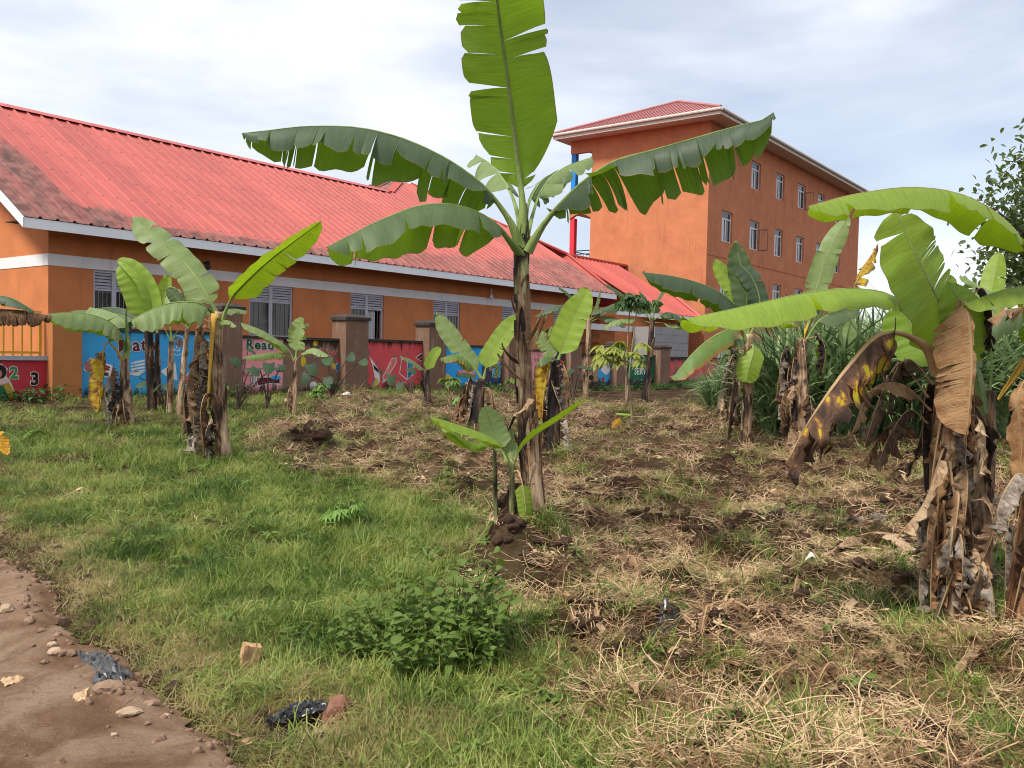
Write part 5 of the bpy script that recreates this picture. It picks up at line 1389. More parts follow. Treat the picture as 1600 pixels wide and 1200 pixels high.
p.leaf([(1312, 588), (1322, 540), (1328, 510), (1320, 488)], 13, 'pale', 'petiole', pet=.2, fold=5, g=.1, tears=2, jit=.15, face=(0, -1, .4), seed=163)
p.leaf([(1312, 590), (1300, 545), (1290, 515)], 14, 'green', 'petiole', pet=.2, fold=5, g=.1, tears=2, jit=.15, face=(0, -1, .4), seed=164)
p.leaf([(1312, 588), (1330, 470, .6), (1345, 425, .8), (1372, 382, 1.0)], 18, 'yellowing', 'petiole_yellow', pet=.5, fold=25, g=.5, tears=8, jit=.5, seed=165, taper=.2)

# big plant in the right foreground
p = Plant(1495, 984, 'large banana plant at right with bright broad leaves above a dead leaf skirt', None)
p.stem([(1478, 560), (1480, 640), (1484, 740), (1490, 850), (1496, 975)], [17, 24, 27, 30, 34], 'stem')
p.stem([(1545, 610, .3), (1542, 700, .3), (1536, 800, .25), (1528, 950, .2)], [13, 18, 20, 22], 'stem')
p.stem([(1448, 610, .25), (1452, 700, .25), (1460, 820, .2), (1470, 950, .15)], [8, 12, 14, 15], 'stem_dark')
p.stem([(1478, 560), (1480, 640), (1484, 740), (1490, 850), (1496, 975)], [17, 24, 27, 30, 34], 'stem', name='inner_stem', lob=.04)
p.sheaths(14, ['stem', 'stem_orange', 'dry_tan', 'dry_brown', 'stem_dark'], .05, .85, .5, 37, (.3, .6))
p.skirt(38, ['dry_grey', 'dry_tan', 'dry_brown', 'dry_grey', 'dry_orange', 'dry_dark'], .08, .86, (.25, .65), (.04, .085), 53, .07)
p.skirt(8, ['dry_tan', 'dry_brown', 'dry_grey'], .4, .9, (.25, .5), (.04, .08), 59, .12, (190, 320))
p.leaf([(1476, 612), (1464, 562), (1442, 510, -.05), (1412, 474, -.1), (1380, 456, -.15), (1320, 450, -.25), (1245, 460, -.4), (1155, 480, -.55), (1062, 500, -.7)], 52, 'lime', 'petiole', pet=.24, fold=22, g=.5, tears=(2, 3), jit=.07, seed=171, base=.16, tip=.7, ripple=.035)
p.leaf([(1478, 615), (1486, 555, -.05), (1478, 500, -.12), (1455, 445, -.2), (1425, 385, -.25), (1398, 328, -.25)], 66, 'lime', 'petiole', pet=.14, fold=6, g=.15, tears=(12, 1), jit=.09, face=(-.1, -1, .75), seed=172, tip=.66, base=.2, wl=.95, wr=1.1, taper=.10)
p.leaf([(1482, 610), (1494, 560, -.1), (1508, 520, -.15), (1504, 482, -.2), (1480, 440, -.2)], 40, 'lime', 'petiole', pet=.2, fold=20, g=.3, tears=1, jit=.1, face=(-.2, -1, .3), seed=173)
p.leaf([(1484, 600), (1500, 540, .1), (1520, 480, .2), (1532, 450, .3), (1500, 430, .4)], 36, 'pale', 'petiole', pet=.3, fold=15, g=.3, tears=3, jit=.2, seed=174)
p.leaf([(1470, 600), (1452, 550, .2), (1425, 510, .3), (1410, 470, .35)], 48, 'green', 'petiole', pet=.2, fold=10, g=.15, tears=1, jit=.08, face=(.3, 1, -.2), seed=175, wl=1.1)
p.leaf([(1486, 600), (1508, 540, .15), (1528, 590, .2), (1540, 650, .2)], 40, 'green', 'petiole', pet=.2, fold=20, g=.3, tears=2, jit=.1, seed=176, face=(.3, -1, .4))
p.leaf([(1486, 560, -.1), (1500, 470, -.25), (1513, 492, -.3), (1519, 560, -.32), (1515, 630, -.33), (1510, 680, -.33)], 46, 'dry_orange', 'petiole_old', 'dry_leaf', pet=.36, fold=14, g=.05, tears=(9, 4), jit=.22, face=(-.1, -1, .1), seed=177, wl=1.15, wr=.14, crump=.01, label='broad tan dead leaf hanging beside the stem')
p.leaf([(1470, 580, -.1), (1452, 543, -.15), (1425, 524, -.2), (1395, 517, -.25), (1365, 526, -.3), (1330, 565, -.35), (1290, 618, -.4), (1255, 672, -.4), (1228, 725, -.4)], 60, 'mottled', 'petiole_old', 'dying_leaf', pet=.30, fold=55, g=.95, tears=(11, 9), jit=.85, seed=178, taper=.03, crump=.075, gr=1.0, foldr=30, ripple=.1, rmid=.026, label='arching dying leaf mottled brown and yellow')
p.leaf([(1372, 520, -.28), (1378, 530, -.3), (1370, 555, -.32), (1366, 585, -.32)], 26, 'yellowing', 'petiole_old', 'dying_leaf', pet=.05, fold=10, g=.1, tears=1, jit=.1, seed=179, face=(0, -1, .2))
for i, (pp, mm) in enumerate((([(1460, 600), (1420, 560, .1), (1395, 590, .1), (1385, 650, .1)], 'dry_dark'), ([(1455, 640), (1410, 600), (1360, 610), (1330, 680)], 'dry_brown'), ([(1452, 620), (1405, 570, .15), (1375, 620, .2), (1350, 700, .2)], 'dry_dark'),
                              ([(1450, 660), (1420, 640), (1390, 680), (1370, 730)], 'dry_dark'), ([(1440, 700, .1), (1400, 660, .2), (1370, 690, .3), (1345, 725, .3)], 'dry_brown'),
                              ([(1500, 600, .1), (1535, 650, .1), (1550, 700, .1), (1545, 760, .1)], 'dry_dark'), ([(1505, 640, -.2), (1535, 660, -.25), (1540, 700, -.25), (1530, 740, -.25)], 'dry_tan'), ([(1510, 470, -.1), (1535, 450, -.15), (1550, 490, -.15), (1548, 540, -.15)], 'dry_dark'))):
    p.leaf(pp, 22, mm, 'petiole_old', 'dry_leaf', pet=.15, fold=30, g=.6, tears=6, jit=.7, seed=180 + i, crump=.05)
p.leaf([(1400, 840, -.1), (1440, 790, -.15), (1470, 720, -.2)], 24, 'dry_tan', 'petiole_old', 'dry_leaf', pet=.1, fold=30, g=.4, tears=4, jit=.5, seed=190, crump=.04)

# plant at the right edge
p = Plant(1592, 1002, 'banana plant cut by the right edge with an arching lime leaf high up', None)
p.stem([(1640, 560, .1), (1632, 680, .1), (1615, 820, .05), (1596, 1005)], [22, 26, 28, 30], 'stem_orange')
p.skirt(10, ['dry_tan', 'dry_grey', 'dry_brown'], .15, .9, (.3, .6), (.05, .09), 61, .08, (150, 300))
p.leaf([(1650, 580), (1642, 480), (1612, 405, -.05), (1575, 348, -.1), (1510, 306, -.2), (1430, 292, -.3), (1340, 302, -.45), (1262, 322, -.6)], 50, 'lime', 'petiole_old', pet=.30, fold=26, g=.55, tears=(3, 12), jit=.10, seed=191, tip=.72, base=.14, taper=.08)
p.leaf([(1655, 540, .1), (1625, 455, .05), (1590, 448, 0), (1550, 458, -.05), (1505, 476, -.1)], 40, 'lime', 'petiole', pet=.15, fold=25, g=.55, tears=3, jit=.12, seed=192)
p.leaf([(1650, 560, .3), (1615, 490, .3), (1570, 485, .3), (1528, 520, .3)], 46, 'green', 'petiole', pet=.15, fold=35, g=.8, tears=4, jit=.15, seed=193)
p.leaf([(1545, 640, .5), (1550, 560, .6), (1548, 470, .7), (1562, 392, .8)], 22, 'lime', 'petiole', pet=.5, fold=10, g=.1, tears=1, jit=.1, face=(-.3, -1, .3), seed=194)
p.leaf([(1640, 500, -.1), (1610, 480, -.15), (1570, 486, -.2), (1542, 500, -.2)], 14, 'dry_brown', 'petiole_old', 'dry_leaf', pet=.4, fold=40, g=.8, tears=7, jit=.7, crump=.04, seed=195)
p.leaf([(1600, 560, .1), (1575, 600, .1), (1558, 625, .1)], 4, 'petiole_yellow', 'petiole_yellow', name='bare_petiole', pet=.05, fold=-30, g=0, tears=0, jit=0, seed=196, rmid=.03)
p.leaf([(1610, 580, 0), (1590, 620, -.1), (1596, 700, -.1), (1590, 750, -.1)], 20, 'dry_orange', 'petiole_old', 'dry_leaf', pet=.15, fold=25, g=.3, tears=4, jit=.4, crump=.03, seed=197)
p.leaf([(1620, 760, -.1), (1590, 740, -.15), (1560, 790, -.2), (1560, 830, -.2)], 26, 'dry_grey', 'petiole_old', 'dry_leaf', pet=.1, fold=25, g=.5, tears=4, jit=.4, crump=.04, seed=198)
# ------------------------------------------------------------------ other plants
M['taro'] = leafmat('taro_leaf', (0.026, 0.058, 0.022), (0.05, 0.10, 0.03), 0.18, rough=.62)
M['weed'] = leafmat('weed_leaf', (0.125, 0.19, 0.035), (0.16, 0.23, 0.045), 0.33, rough=.65)
M['weed_light'] = leafmat('light_weed_leaf', (0.19, 0.32, 0.07), (0.2, 0.3, 0.08), 0.35)
M['sapling'] = leafmat('sapling_leaf', (0.26, 0.29, 0.06), (0.3, 0.3, 0.06), 0.35)
M['papaya'] = leafmat('papaya_leaf', (0.045, 0.10, 0.03), (0.06, 0.12, 0.03), 0.25)
M['tree'] = leafmat('tree_leaf', (0.075, 0.11, 0.05), (0.12, 0.16, 0.06), 0.35)
M['twig'] = simple('twig', (0.28, 0.20, 0.13), 0.25, 0.9)
M['bark'] = simple('bark', (0.13, 0.10, 0.075), 0.3, 0.9)
M['taro_stem'] = simple('taro_stem', (0.10, 0.06, 0.05), 0.3, 0.7)
def simple_leaf(c, d, n, L, W, droop=.25, seg=4, fold=.25, heart=False):
    """blade from c along d with normal n -> verts, faces, uv"""
    d = Vector(d).normalized(); n = Vector(n); n = (n - d * n.dot(d)).normalized(); b_ = d.cross(n)
    v = []; uv = []; f = []
    for i in range(seg + 1):
        u = i / seg
        w_ = (math.sin(math.pi * min(1, .12 + .88 * u) ** .8) if not heart else (1.0 - u) ** .62 * (.75 + .6 * u)) * W
        if i == seg: w_ = 0
        p = Vector(c) + d * (L * u) - n * (droop * L * u * u)
        if heart and i == 0:
            v += [p - b_ * w_ - d * .30 * L - n * .08 * L, p, p + b_ * w_ - d * .30 * L - n * .08 * L]
        else:
            v += [p - b_ * w_ + n * fold * w_ * (-.5 if heart else 1), p, p + b_ * w_ + n * fold * w_ * (-.5 if heart else 1)]
        uv += [(-.95, u * .3), (0, u * .3), (.95, u * .3)]
    for i in range(seg):
        a = 3 * i
        f += [(a, a + 1, a + 4, a + 3), (a + 1, a + 2, a + 5, a + 4)]
    return v, f, uv
def rv(q, s=1): return Vector((q.normal() * s, q.normal() * s, q.normal() * s))
def taro(px, py, label, leaves, group='taro plants along the painted wall'):
    q = G(px, py); o = thing('taro_plant', label, 'taro plant', (q.x, q.y, float(terrain(q.x, q.y))), group)
    r_ = np.random.default_rng(int(px))
    for (lx, ly, dy, size, tilt) in leaves:
        e = at(lx, ly, q.y + dy); k = q.y / FPX
        mb = MB(); a = o.location; mid_ = (a + e) / 2 + Vector((0, 0, .12))
        C_, _ = spline([a, mid_, e], 10); mb.tube([Vector(c) for c in C_], list(np.linspace(.022, .010, 10)), 5)
        rel(o, mb, 'stalk', M['taro_stem'], True)
        dirn = Vector((math.cos(R(tilt)), -.55, .55 * math.sin(R(tilt)))); n = Vector((.35 * r_.normal(), -.45 + .25 * r_.normal(), .85)); dirn.y += .5 * r_.normal()
        v, f, uv = simple_leaf(e, dirn, n, size * k * .82, size * k * .46, .2, 7, .3, True)
        obj('leaf', [x - o.location for x in v], f, M['taro'], o, uv, True)
taro(372, 640, 'taro plant in the corner beside the first brown pillar', [(366, 560, .1, 22, -60), (388, 545, .2, 18, -40), (392, 575, -.1, 24, -50), (430, 575, .2, 20, -20)])
taro(418, 640, 'pale taro plant in front of the painted torch', [(405, 575, -.1, 18, -130), (420, 568, -.1, 26, -80), (440, 570, 0, 18, -60)])
taro(520, 625, 'large dark taro plant in front of the second brown pillar', [(485, 570, 0, 26, -70), (510, 560, -.1, 24, -60), (512, 590, -.1, 24, -80), (545, 555, -.1, 22, -50), (565, 563, -.2, 20, -40), (480, 585, .1, 24, -100), (520, 600, -.2, 18, -80)])
taro(643, 622, 'taro plant in front of the painted globe on the red panel', [(612, 587, 0, 22, -90), (640, 575, .1, 18, -50), (626, 598, -.1, 18, -100), (650, 590, -.1, 16, -30)])
taro(258, 645, 'taro plant at the foot of the thin stems by the blue panel', [(228, 598, 0, 20, -150), (262, 600, -.1, 22, -60), (278, 604, -.1, 16, -20), (245, 603, -.1, 18, -100)])
taro(895, 628, 'taro plant to the right of the tall lime leaf by the purple panel', [(893, 578, 0, 18, -120), (908, 572, 0, 20, -20), (920, 575, -.1, 14, 0), (903, 586, -.1, 14, -80)])

def sapling(px, py, tops, label, m, name, cat, n=16, L=.16, stem_r=.012, spread=.22, stems=None, star=False, W=.028, seed=1):
    q = G(px, py); o = thing(name, label, cat, (q.x, q.y, float(terrain(q.x, q.y)) - .02)); r_ = np.random.default_rng(seed)
    base = o.location
    for ti, (tx, ty, dy) in enumerate(tops):
        e = at(tx, ty, q.y + dy)
        mb = MB(); md = (base + e) / 2 + Vector((r_.normal() * .03, 0, 0)); C_, _ = spline([base, md, e], 9); mb.tube([Vector(c) for c in C_], list(np.linspace(stem_r, stem_r * .6, 9)), 6); rel(o, mb, 'stem', M['twig'], True)
        for i in range(n):
            az = r_.random() * 6.28; el = -.2 + r_.random() * .9
            d = Vector((math.cos(az) * math.cos(el), math.sin(az) * math.cos(el), math.sin(el)))
            tip = e + d * spread * (.4 + .6 * r_.random()) - Vector((0, 0, .05 + .25 * spread * r_.random()))
            V = []; F = []; U = []
            k = 7 if star else 5
            for j in range(k):
                a2 = az + (j - (k - 1) / 2) * (.55 if star else .45)
                dd = Vector((math.cos(a2), math.sin(a2), -.35 + .25 * r_.normal() * .5))
                v, f, uv = simple_leaf(tip, dd, (0, 0, 1), L * (.7 + .4 * r_.random()), W, .35, 4)
                b_ = len(V); V += v; F += [tuple(x + b_ for x in g) for g in f]; U += uv
            lo = obj('leaf', [x - base for x in V], F, m, o, U, True)
            mb = MB(); mb.tube([e, (e + tip) / 2 + Vector((0, 0, .03)), tip], .004, 4); sub(lo, o, mb, 'leaf_stalk', M['weed_light'], True)
sapling(988, 664, [(969, 545, 0)], 'slender cassava sapling with drooping yellow green leaves on a bare leaning stem', M['sapling'], 'cassava_plant', 'cassava', 20, .26, .026, .5, W=.05, star=True, seed=3)
sapling(978, 640, [(998, 462, 0), (985, 470, .3)], 'dark crowned papaya plant behind the slim bananas near the wing eaves', M['papaya'], 'papaya_plant', 'papaya', 11, .24, .018, .36, W=.045, star=True, seed=4)
sapling(862, 640, [(860, 512, 0)], 'small papaya stem beside the tall lime leaf with a tight green top', M['weed'], 'papaya_plant', 'papaya', 9, .16, .02, .12, W=.04, seed=5)
sapling(540, 835, [(532, 788, 0), (545, 784, .05), (520, 795, -.05)], 'light green cassava seedling standing in the grass left of the tallest stem', M['weed_light'], 'cassava_plant', 'cassava', 9, .10, .008, .12, W=.013, star=True, seed=6)
sapling(498, 645, [(496, 612, 0), (500, 600, .05)], 'yellow green weed at the foot of the wall below the taro', M['weed_light'], 'weed_plant', 'weed', 10, .10, .008, .12, W=.03, seed=7)
sapling(58, 690, [(52, 672, 0), (62, 668, 0)], 'bright green seedling in the grass by the gate pillar', M['weed_light'], 'weed_plant', 'weed', 3, .26, .012, .06, W=.055, seed=8)
sapling(705, 640, [(702, 592, 0)], 'small green sapling in front of the painted yellow sun', M['weed'], 'weed_plant', 'weed', 8, .2, .01, .14, W=.06, seed=9)
sapling(720, 655, [(717, 618, 0)], 'grey green weed in front of the light blue panel', M['weed_light'], 'weed_plant', 'weed', 9, .14, .008, .18, W=.03, seed=10)
sapling(801, 622, [(799, 590, .1)], 'light green leafy shoot between the boy mural and the tallest stem', M['weed'], 'weed_plant', 'weed', 4, .2, .012, .06, W=.05, seed=13)
sapling(695, 775, [(694, 740, 0), (698, 730, .03)], 'thin seedling with green leaves in the straw', M['weed'], 'weed_plant', 'weed', 6, .07, .005, .07, W=.016, seed=14)
sapling(1470 + 95, 930, [(1562, 850, 0)], 'narrow leaved green seedling by the right plant skirt', M['weed'], 'weed_plant', 'weed', 5, .14, .007, .05, W=.014, seed=15)

# leafy bush in the foreground
q = G(680, 1055); bush = thing('leafy_bush', 'low dark green leafy bush in the grass below the tallest banana plant', 'bush', (q.x, q.y, float(terrain(q.x, q.y))))
r_ = np.random.default_rng(8); V = []; F = []; U = []; mb = MB()
LOBE = [(-.20, .05, .27, .40, 26), (.10, .08, .30, .46, 30), (.20, -.08, .22, .34, 20), (-.05, -.16, .26, .26, 18), (-.38, .10, .16, .22, 8), (.16, -.22, .16, .2, 8)]
for lx, ly, lr, lh, ln_ in LOBE:
    for i in range(ln_):
        az = r_.random() * 6.28; rr_ = r_.random() ** .6; sh_ = 1 + (.45 * r_.random() if r_.random() < .22 else 0)
        c0 = bush.location + Vector((lx, ly, 0))
        e = c0 + Vector((math.cos(az) * lr * rr_, math.sin(az) * lr * rr_, (.05 + lh * math.sqrt(max(0, 1 - .8 * rr_ ** 2)) * (.65 + .5 * r_.random())) * sh_))
        b0 = c0 + Vector((math.cos(az) * .3 * lr * rr_, math.sin(az) * .3 * lr * rr_, 0))
        md = (b0 + e) / 2 + rv(r_, .02); mb.tube([b0, md, e], [.005, .004, .002], 4)
        sz = .6 + .6 * r_.random()
        for j in range(10):
            u = .30 + .70 * j / 9
            c = b0.lerp(e, u) + rv(r_, .012); a2 = j * 2.4 + az; up = .3 + .5 * u
            d = Vector((math.cos(a2), math.sin(a2), up * .5 + .35 * r_.normal()))
            v, f, uv = simple_leaf(c, d, (0.3 * r_.normal(), -.25 + .3 * r_.normal(), 1), sz * (.045 + .045 * r_.random()) * (1.15 - .4 * u), sz * (.016 + .008 * r_.random()), .35, 4, .35)
            b_ = len(V); V += v; F += [tuple(x + b_ for x in g) for g in f]; U += uv
fo = obj('foliage', [x - bush.location for x in V], F, M['weed'], bush, U, True); fo['kind'] = 'stuff'
rel(bush, mb, 'stems', M['weed'])

# tree beyond the right edge
TC = at(1685, 290, 19.0)
tree = thing('broadleaf_tree', 'leafy tree reaching in from the right edge against the sky', 'tree', (TC.x, TC.y, .15))
mb = MB(); base = tree.location
tk = [base, base + Vector((.1, 0, 1.6)), base + Vector((-.1, .1, 3.2)), base + Vector((.05, 0, 4.6)), base + Vector((0, 0, 6.2))]
mb.tube(tk, [.22, .18, .15, .10, .04], 10); rel(tree, mb, 'trunk', M['bark'], True)
V = []; F = []; U = []
for i in range(74):
    z0 = 1.4 + 4.6 * r_.random(); az = r_.random() * 6.28
    C_, _ = spline(tk, 30); st = Vector(C_[int(min(29, z0 / 6.2 * 29))])
    ln = (1.1 + 1.5 * r_.random()) * (1.0 if z0 > 2.2 else .8) * (1.1 - .45 * max(0, z0 - 3.5) / 2.7)
    d = Vector((math.cos(az), math.sin(az), .25 + .5 * r_.random())).normalized()
    e = st + d * ln; md = st + d * ln * .5 + Vector((0, 0, .18))
    br = MB(); br.tube([st, md, e], [.035, .022, .008], 5); rel(tree, br, 'branch', M['bark'], True)
    for j in range(135):
        u = .30 + .72 * r_.random(); c = st.lerp(e, min(u, 1)) + rv(r_, .17 * (.5 + u)) + Vector((0, 0, .1))
        dd = Vector((r_.normal(), r_.normal(), -.5 + .5 * r_.normal()))
        v, f, uv = simple_leaf(c, dd, (r_.normal() * .5, r_.normal() * .5, 1), .13 + .08 * r_.random(), .042 + .02 * r_.random(), .2, 2)
        b_ = len(V); V += v; F += [tuple(x + b_ for x in g) for g in f]; U += uv
cr_ = obj('crown', [x - base for x in V], F, M['tree'], tree, U, True); cr_['kind'] = 'stuff'

# ------------------------------------------------------------------ scattered ground cover
HID = {}
def protos(name, lst):
    c = bpy.data.collections.new(name)
    for i, (v, f, m, uv) in enumerate(lst):
        o = bpy.data.objects.new('%s_clump_%02d' % (name, i), mesh(name, v, f, m, uv, True)); c.objects.link(o)
    return c
def scatter(name, coll, pos, rot, scl, idx, kind='stuff'):
    me = bpy.data.meshes.new(name); n = len(pos)
    me.vertices.add(n); me.vertices.foreach_set('co', np.asarray(pos, np.float32).ravel())
    a = me.attributes.new('rot', 'FLOAT_VECTOR', 'POINT'); a.data.foreach_set('vector', np.asarray(rot, np.float32).ravel())
    a = me.attributes.new('scl', 'FLOAT', 'POINT'); a.data.foreach_set('value', np.asarray(scl, np.float32))
    a = me.attributes.new('idx', 'INT', 'POINT'); a.data.foreach_set('value', np.asarray(idx, np.int32))
    o = bpy.data.objects.new(name, me); COL.objects.link(o); o['kind'] = kind
    g = bpy.data.node_groups.new(name, 'GeometryNodeTree')
    g.interface.new_socket('Geometry', in_out='INPUT', socket_type='NodeSocketGeometry'); g.interface.new_socket('Geometry', in_out='OUTPUT', socket_type='NodeSocketGeometry')
    gi = g.nodes.new('NodeGroupInput'); go = g.nodes.new('NodeGroupOutput')
    ci = g.nodes.new('GeometryNodeCollectionInfo'); ci.inputs['Collection'].default_value = coll; ci.inputs['Separate Children'].default_value = True; ci.inputs['Reset Children'].default_value = True
    ip = g.nodes.new('GeometryNodeInstanceOnPoints'); ip.inputs['Pick Instance'].default_value = True
    def na(nm, ty):
        q = g.nodes.new('GeometryNodeInputNamedAttribute'); q.data_type = ty; q.inputs['Name'].default_value = nm
        return [s for s in q.outputs if s.enabled and s.name == 'Attribute'][0]
    g.links.new(gi.outputs[0], ip.inputs['Points']); g.links.new(ci.outputs[0], ip.inputs['Instance'])
    g.links.new(na('idx', 'INT'), ip.inputs['Instance Index']); g.links.new(na('rot', 'FLOAT_VECTOR'), ip.inputs['Rotation']); g.links.new(na('scl', 'FLOAT'), ip.inputs['Scale'])
    g.links.new(ip.outputs[0], go.inputs[0])
    md = o.modifiers.new('scatter', 'NODES'); md.node_group = g
    return o
def grassmat(name, a, b_, c, trans=.3, sc_=1.6):
    m, t, b = mat(name, 0.55, 0.3)
    P, Z = posz(t); oi = N('ShaderNodeObjectInfo', t)
    uvn = N('ShaderNodeUVMap', t); s = N('ShaderNodeSeparateXYZ', t); t.links.new(uvn.outputs['UV'], s.inputs[0])
    q = math_(t, 'ADD', math_(t, 'MULTIPLY', maprange(t, noise(t, sc_, 6, P, .65), .34, .64, .1, .9), .6), math_(t, 'MULTIPLY', oi.outputs['Random'], .22))
    q = math_(t, 'ADD', q, math_(t, 'MULTIPLY', s.outputs['X'], .26))
    col = ramp(t, [(0.42, a), (0.54, b_), (0.68, c)], q)
    t.links.new(col, b.inputs['Base Color'])
    tr = N('ShaderNodeBsdfTranslucent', t); t.links.new(col, tr.inputs['Color'])
    mx = N('ShaderNodeMixShader', t); mx.inputs[0].default_value = trans
    t.links.new(b.outputs[0], mx.inputs[1]); t.links.new(tr.outputs[0], mx.inputs[2]); t.links.new(mx.outputs[0], t.nodes['Material Output'].inputs['Surface'])
    return m
M['grass'] = grassmat('grass_blades', (0.062, 0.115, 0.018), (0.165, 0.25, 0.036), (0.29, 0.325, 0.08))
M['grass_dry'] = grassmat('dry_grass_blades', (0.16, 0.16, 0.045), (0.29, 0.25, 0.085), (0.42, 0.33, 0.15))
M['straw'] = grassmat('straw_stalks', (0.15, 0.075, 0.036), (0.37, 0.22, 0.11), (0.60, 0.43, 0.25), .15, 2.2)
M['dead_yellow'] = simple('yellow_dead_leaf', (0.50, 0.24, 0.015), .4, .5, 30)
M['napier'] = grassmat('tall_cane_blades', (0.06, 0.11, 0.04), (0.13, 0.20, 0.075), (0.27, 0.36, 0.16), .3)
M['clod'] = simple('soil_clod', (0.045, 0.023, 0.014), .5, .95, 14)
def blades(q, n, rad, L, W, lie=(.2, 1.2), seg=4, bend=.9, flat=False):
    v = []; f = []; uv = []
    for i in range(n):
        az = q.random() * 6.28; r = rad * math.sqrt(q.random()); a0 = q.random() * 6.28
        p = Vector((math.cos(a0) * r, math.sin(a0) * r, (.004 + .03 * q.random()) if flat else -.01)); l = L * (.45 + .75 * q.random()); w_ = W * (.7 + .6 * q.random())
        th = lie[0] + (lie[1] - lie[0]) * q.random(); bd = bend * (.3 + q.random()); sd = Vector((-math.sin(az), math.cos(az), 0)); cu = q.normal() * .5; tone = q.random()
        b_ = len(v)
        for k in range(seg + 1):
            u = k / seg; ww_ = w_ * (1 - u ** 2.2) if not flat else w_ * (1 - .4 * u)
            if k == seg and not flat:
                v.append(p); uv.append((tone, 1))
            else:
                v += [p - sd * ww_, p + sd * ww_]; uv += [(tone, u), (tone, u)]
            a = th + bd * u
            st = l / seg; az2 = az + cu * u * (2.2 if flat else 1)
            p = p + Vector((math.cos(az2) * math.sin(a), math.sin(az2) * math.sin(a), math.cos(a) if not flat else .12 * math.sin(u * 3 + i))) * st
            if flat and p.z < .003: p.z = .003
            sd = Vector((-math.sin(az2), math.cos(az2), .3 * q.normal() if flat else 0)).normalized()
        for k in range(seg):
            if k == seg - 1 and not flat: f.append((b_ + 2 * k, b_ + 2 * k + 1, b_ + 2 * k + 2))
            else: f.append((b_ + 2 * k, b_ + 2 * k + 1, b_ + 2 * k + 3, b_ + 2 * k + 2))
    return v, f, uv
q = np.random.default_rng(21)
def mk(n, m, *a, **k):
    o = []
    for i in range(n):
        v, f, uv = blades(q, *a, **k); o.append((v, f, m, uv))
    return o
CG = protos('grass', mk(12, M['grass'], 34, .10, .13, .0021, (.1, 1.6), bend=1.6, seg=5))
CGL = protos('long_grass', mk(6, M['grass'], 26, .07, .25, .0034, (.05, 1.1), bend=1.4, seg=6))
CGD = protos('dry_grass', mk(8, M['grass_dry'], 30, .10, .12, .0018, (.5, 1.55), bend=1.2))
CS = protos('straw', mk(12, M['straw'], 15, .13, .20, .0020, (1.3, 1.6), flat=True, seg=5))
CSW = protos('leaf_litter', mk(6, M['straw'], 3, .08, .17, .014, (1.3, 1.6), flat=True, seg=3))
CN = protos('cane', mk(7, M['napier'], 15, .18, 2.0, .036, (.02, .34), bend=1.9, seg=9))
lst = []
for i in range(6):
    v = []; me = bpy.data.meshes.new('c'); import bmesh
    bm_ = bmesh.new(); bmesh.ops.create_icosphere(bm_, subdivisions=2, radius=.05)
    for vv in bm_.verts: vv.co *= 1 + .55 * mnoise.noise(vv.co * 26 + Vector((i * 9, 0, 0))); vv.co.z *= .7
    lst.append(([tuple(x.co) for x in bm_.verts], [tuple(x.index for x in ff.verts) for ff in bm_.faces], M['clod'], None)); bm_.free()
CC = protos('clod', lst)

def field(n, ymin, ymax, power=1.9):
    """points spread over the visible ground, denser near the camera"""
    y = (ymin ** (1 - power) + q.random(n) * (ymax ** (1 - power) - ymin ** (1 - power))) ** (1 / (1 - power))
    x = (q.random(n) * 2 - 1) * (.64 * y + .4)
    return x, y
def wallp(x, y): return -D.y * x + D.x * y
CLEAR = [(*G(*p_)[:2], r_) for p_, r_ in (((440, 1145), .13), ((480, 1135), .13), ((465, 1155), .12), ((528, 1150), .10), ((389, 1062), .08), ((500, 1140), .1), ((1022, 1018), .12), ((532, 1165), .08))]
def bare(x, y):
    h = np.ones_like(x)
    for cx_, cy_, r_c in CLEAR: h = h * (1 - .96 * np.exp(-(((x - cx_) ** 2 + (y - cy_) ** 2) / r_c ** 2) ** 2))
    return h * (1 - .97 * np.exp(-(((x - .08) / .42) ** 4 + ((y - 5.90) / .58) ** 4)))
def wallfoot(x, y):
    s = D.x * x + D.y * y; p = wallp(x, y)
    return ss(PF - 2.0, PF - 1.1, p + .9 * (fbm(x * 1.5, y * 1.5) - .5)) * (1 - .85 * ss(14.5, 17, s))
def place(name, coll, nprot, x, y, keep, s0, s1, tilt=.25, lift=0.0, grow=0.0):
    k = q.random(len(x)) < keep * (bare(x, y) * (1 - .85 * wallfoot(x, y)) if 'gras' in name else (.35 + .65 * bare(x, y) if name == 'straw' else 1))
    x, y = x[k], y[k]; z = terrain(x, y) + lift
    n = len(x); rot = np.stack([q.normal(0, tilt, n), q.normal(0, tilt, n), q.random(n) * 6.28], 1)
    s_ = (s0 + (s1 - s0) * q.random(n)) * (1 + grow * np.maximum(0, y - 6))
    print(name, n)
    return scatter(name, coll, np.stack([x, y, z], 1), rot, s_, q.integers(0, nprot, n))
off_road = lambda x, y: ss(-.05, .35, road_d(x, y))
nw = lambda x, y: (wallp(x, y) < PF - .05) * 1.0
x, y = field(105000, 2.6, 24)
mu = mulch(x, y); pat = fbm(x * 1.5 + 7, y * 1.5 + 3)
lush = np.clip(1 - mu, 0, 1)
bald = ss(.42, .62, pat)
tr_ = ss(0, 1.2, road_d(x, y))
keep = off_road(x, y) * nw(x, y) * (lush * (.72 * (.10 + .90 * tr_) * (.14 + .86 * ss(.40, .56, fbm(x * 2.6 + 3, y * 2.6 + 5)))) + mu * bald * (.05 + .26 * ss(7.5, 13, y)))
place('grass', CG, 12, x, y, keep, .40, 1.35, .3, 0, .035)
x, y = field(36000, 2.8, 13)
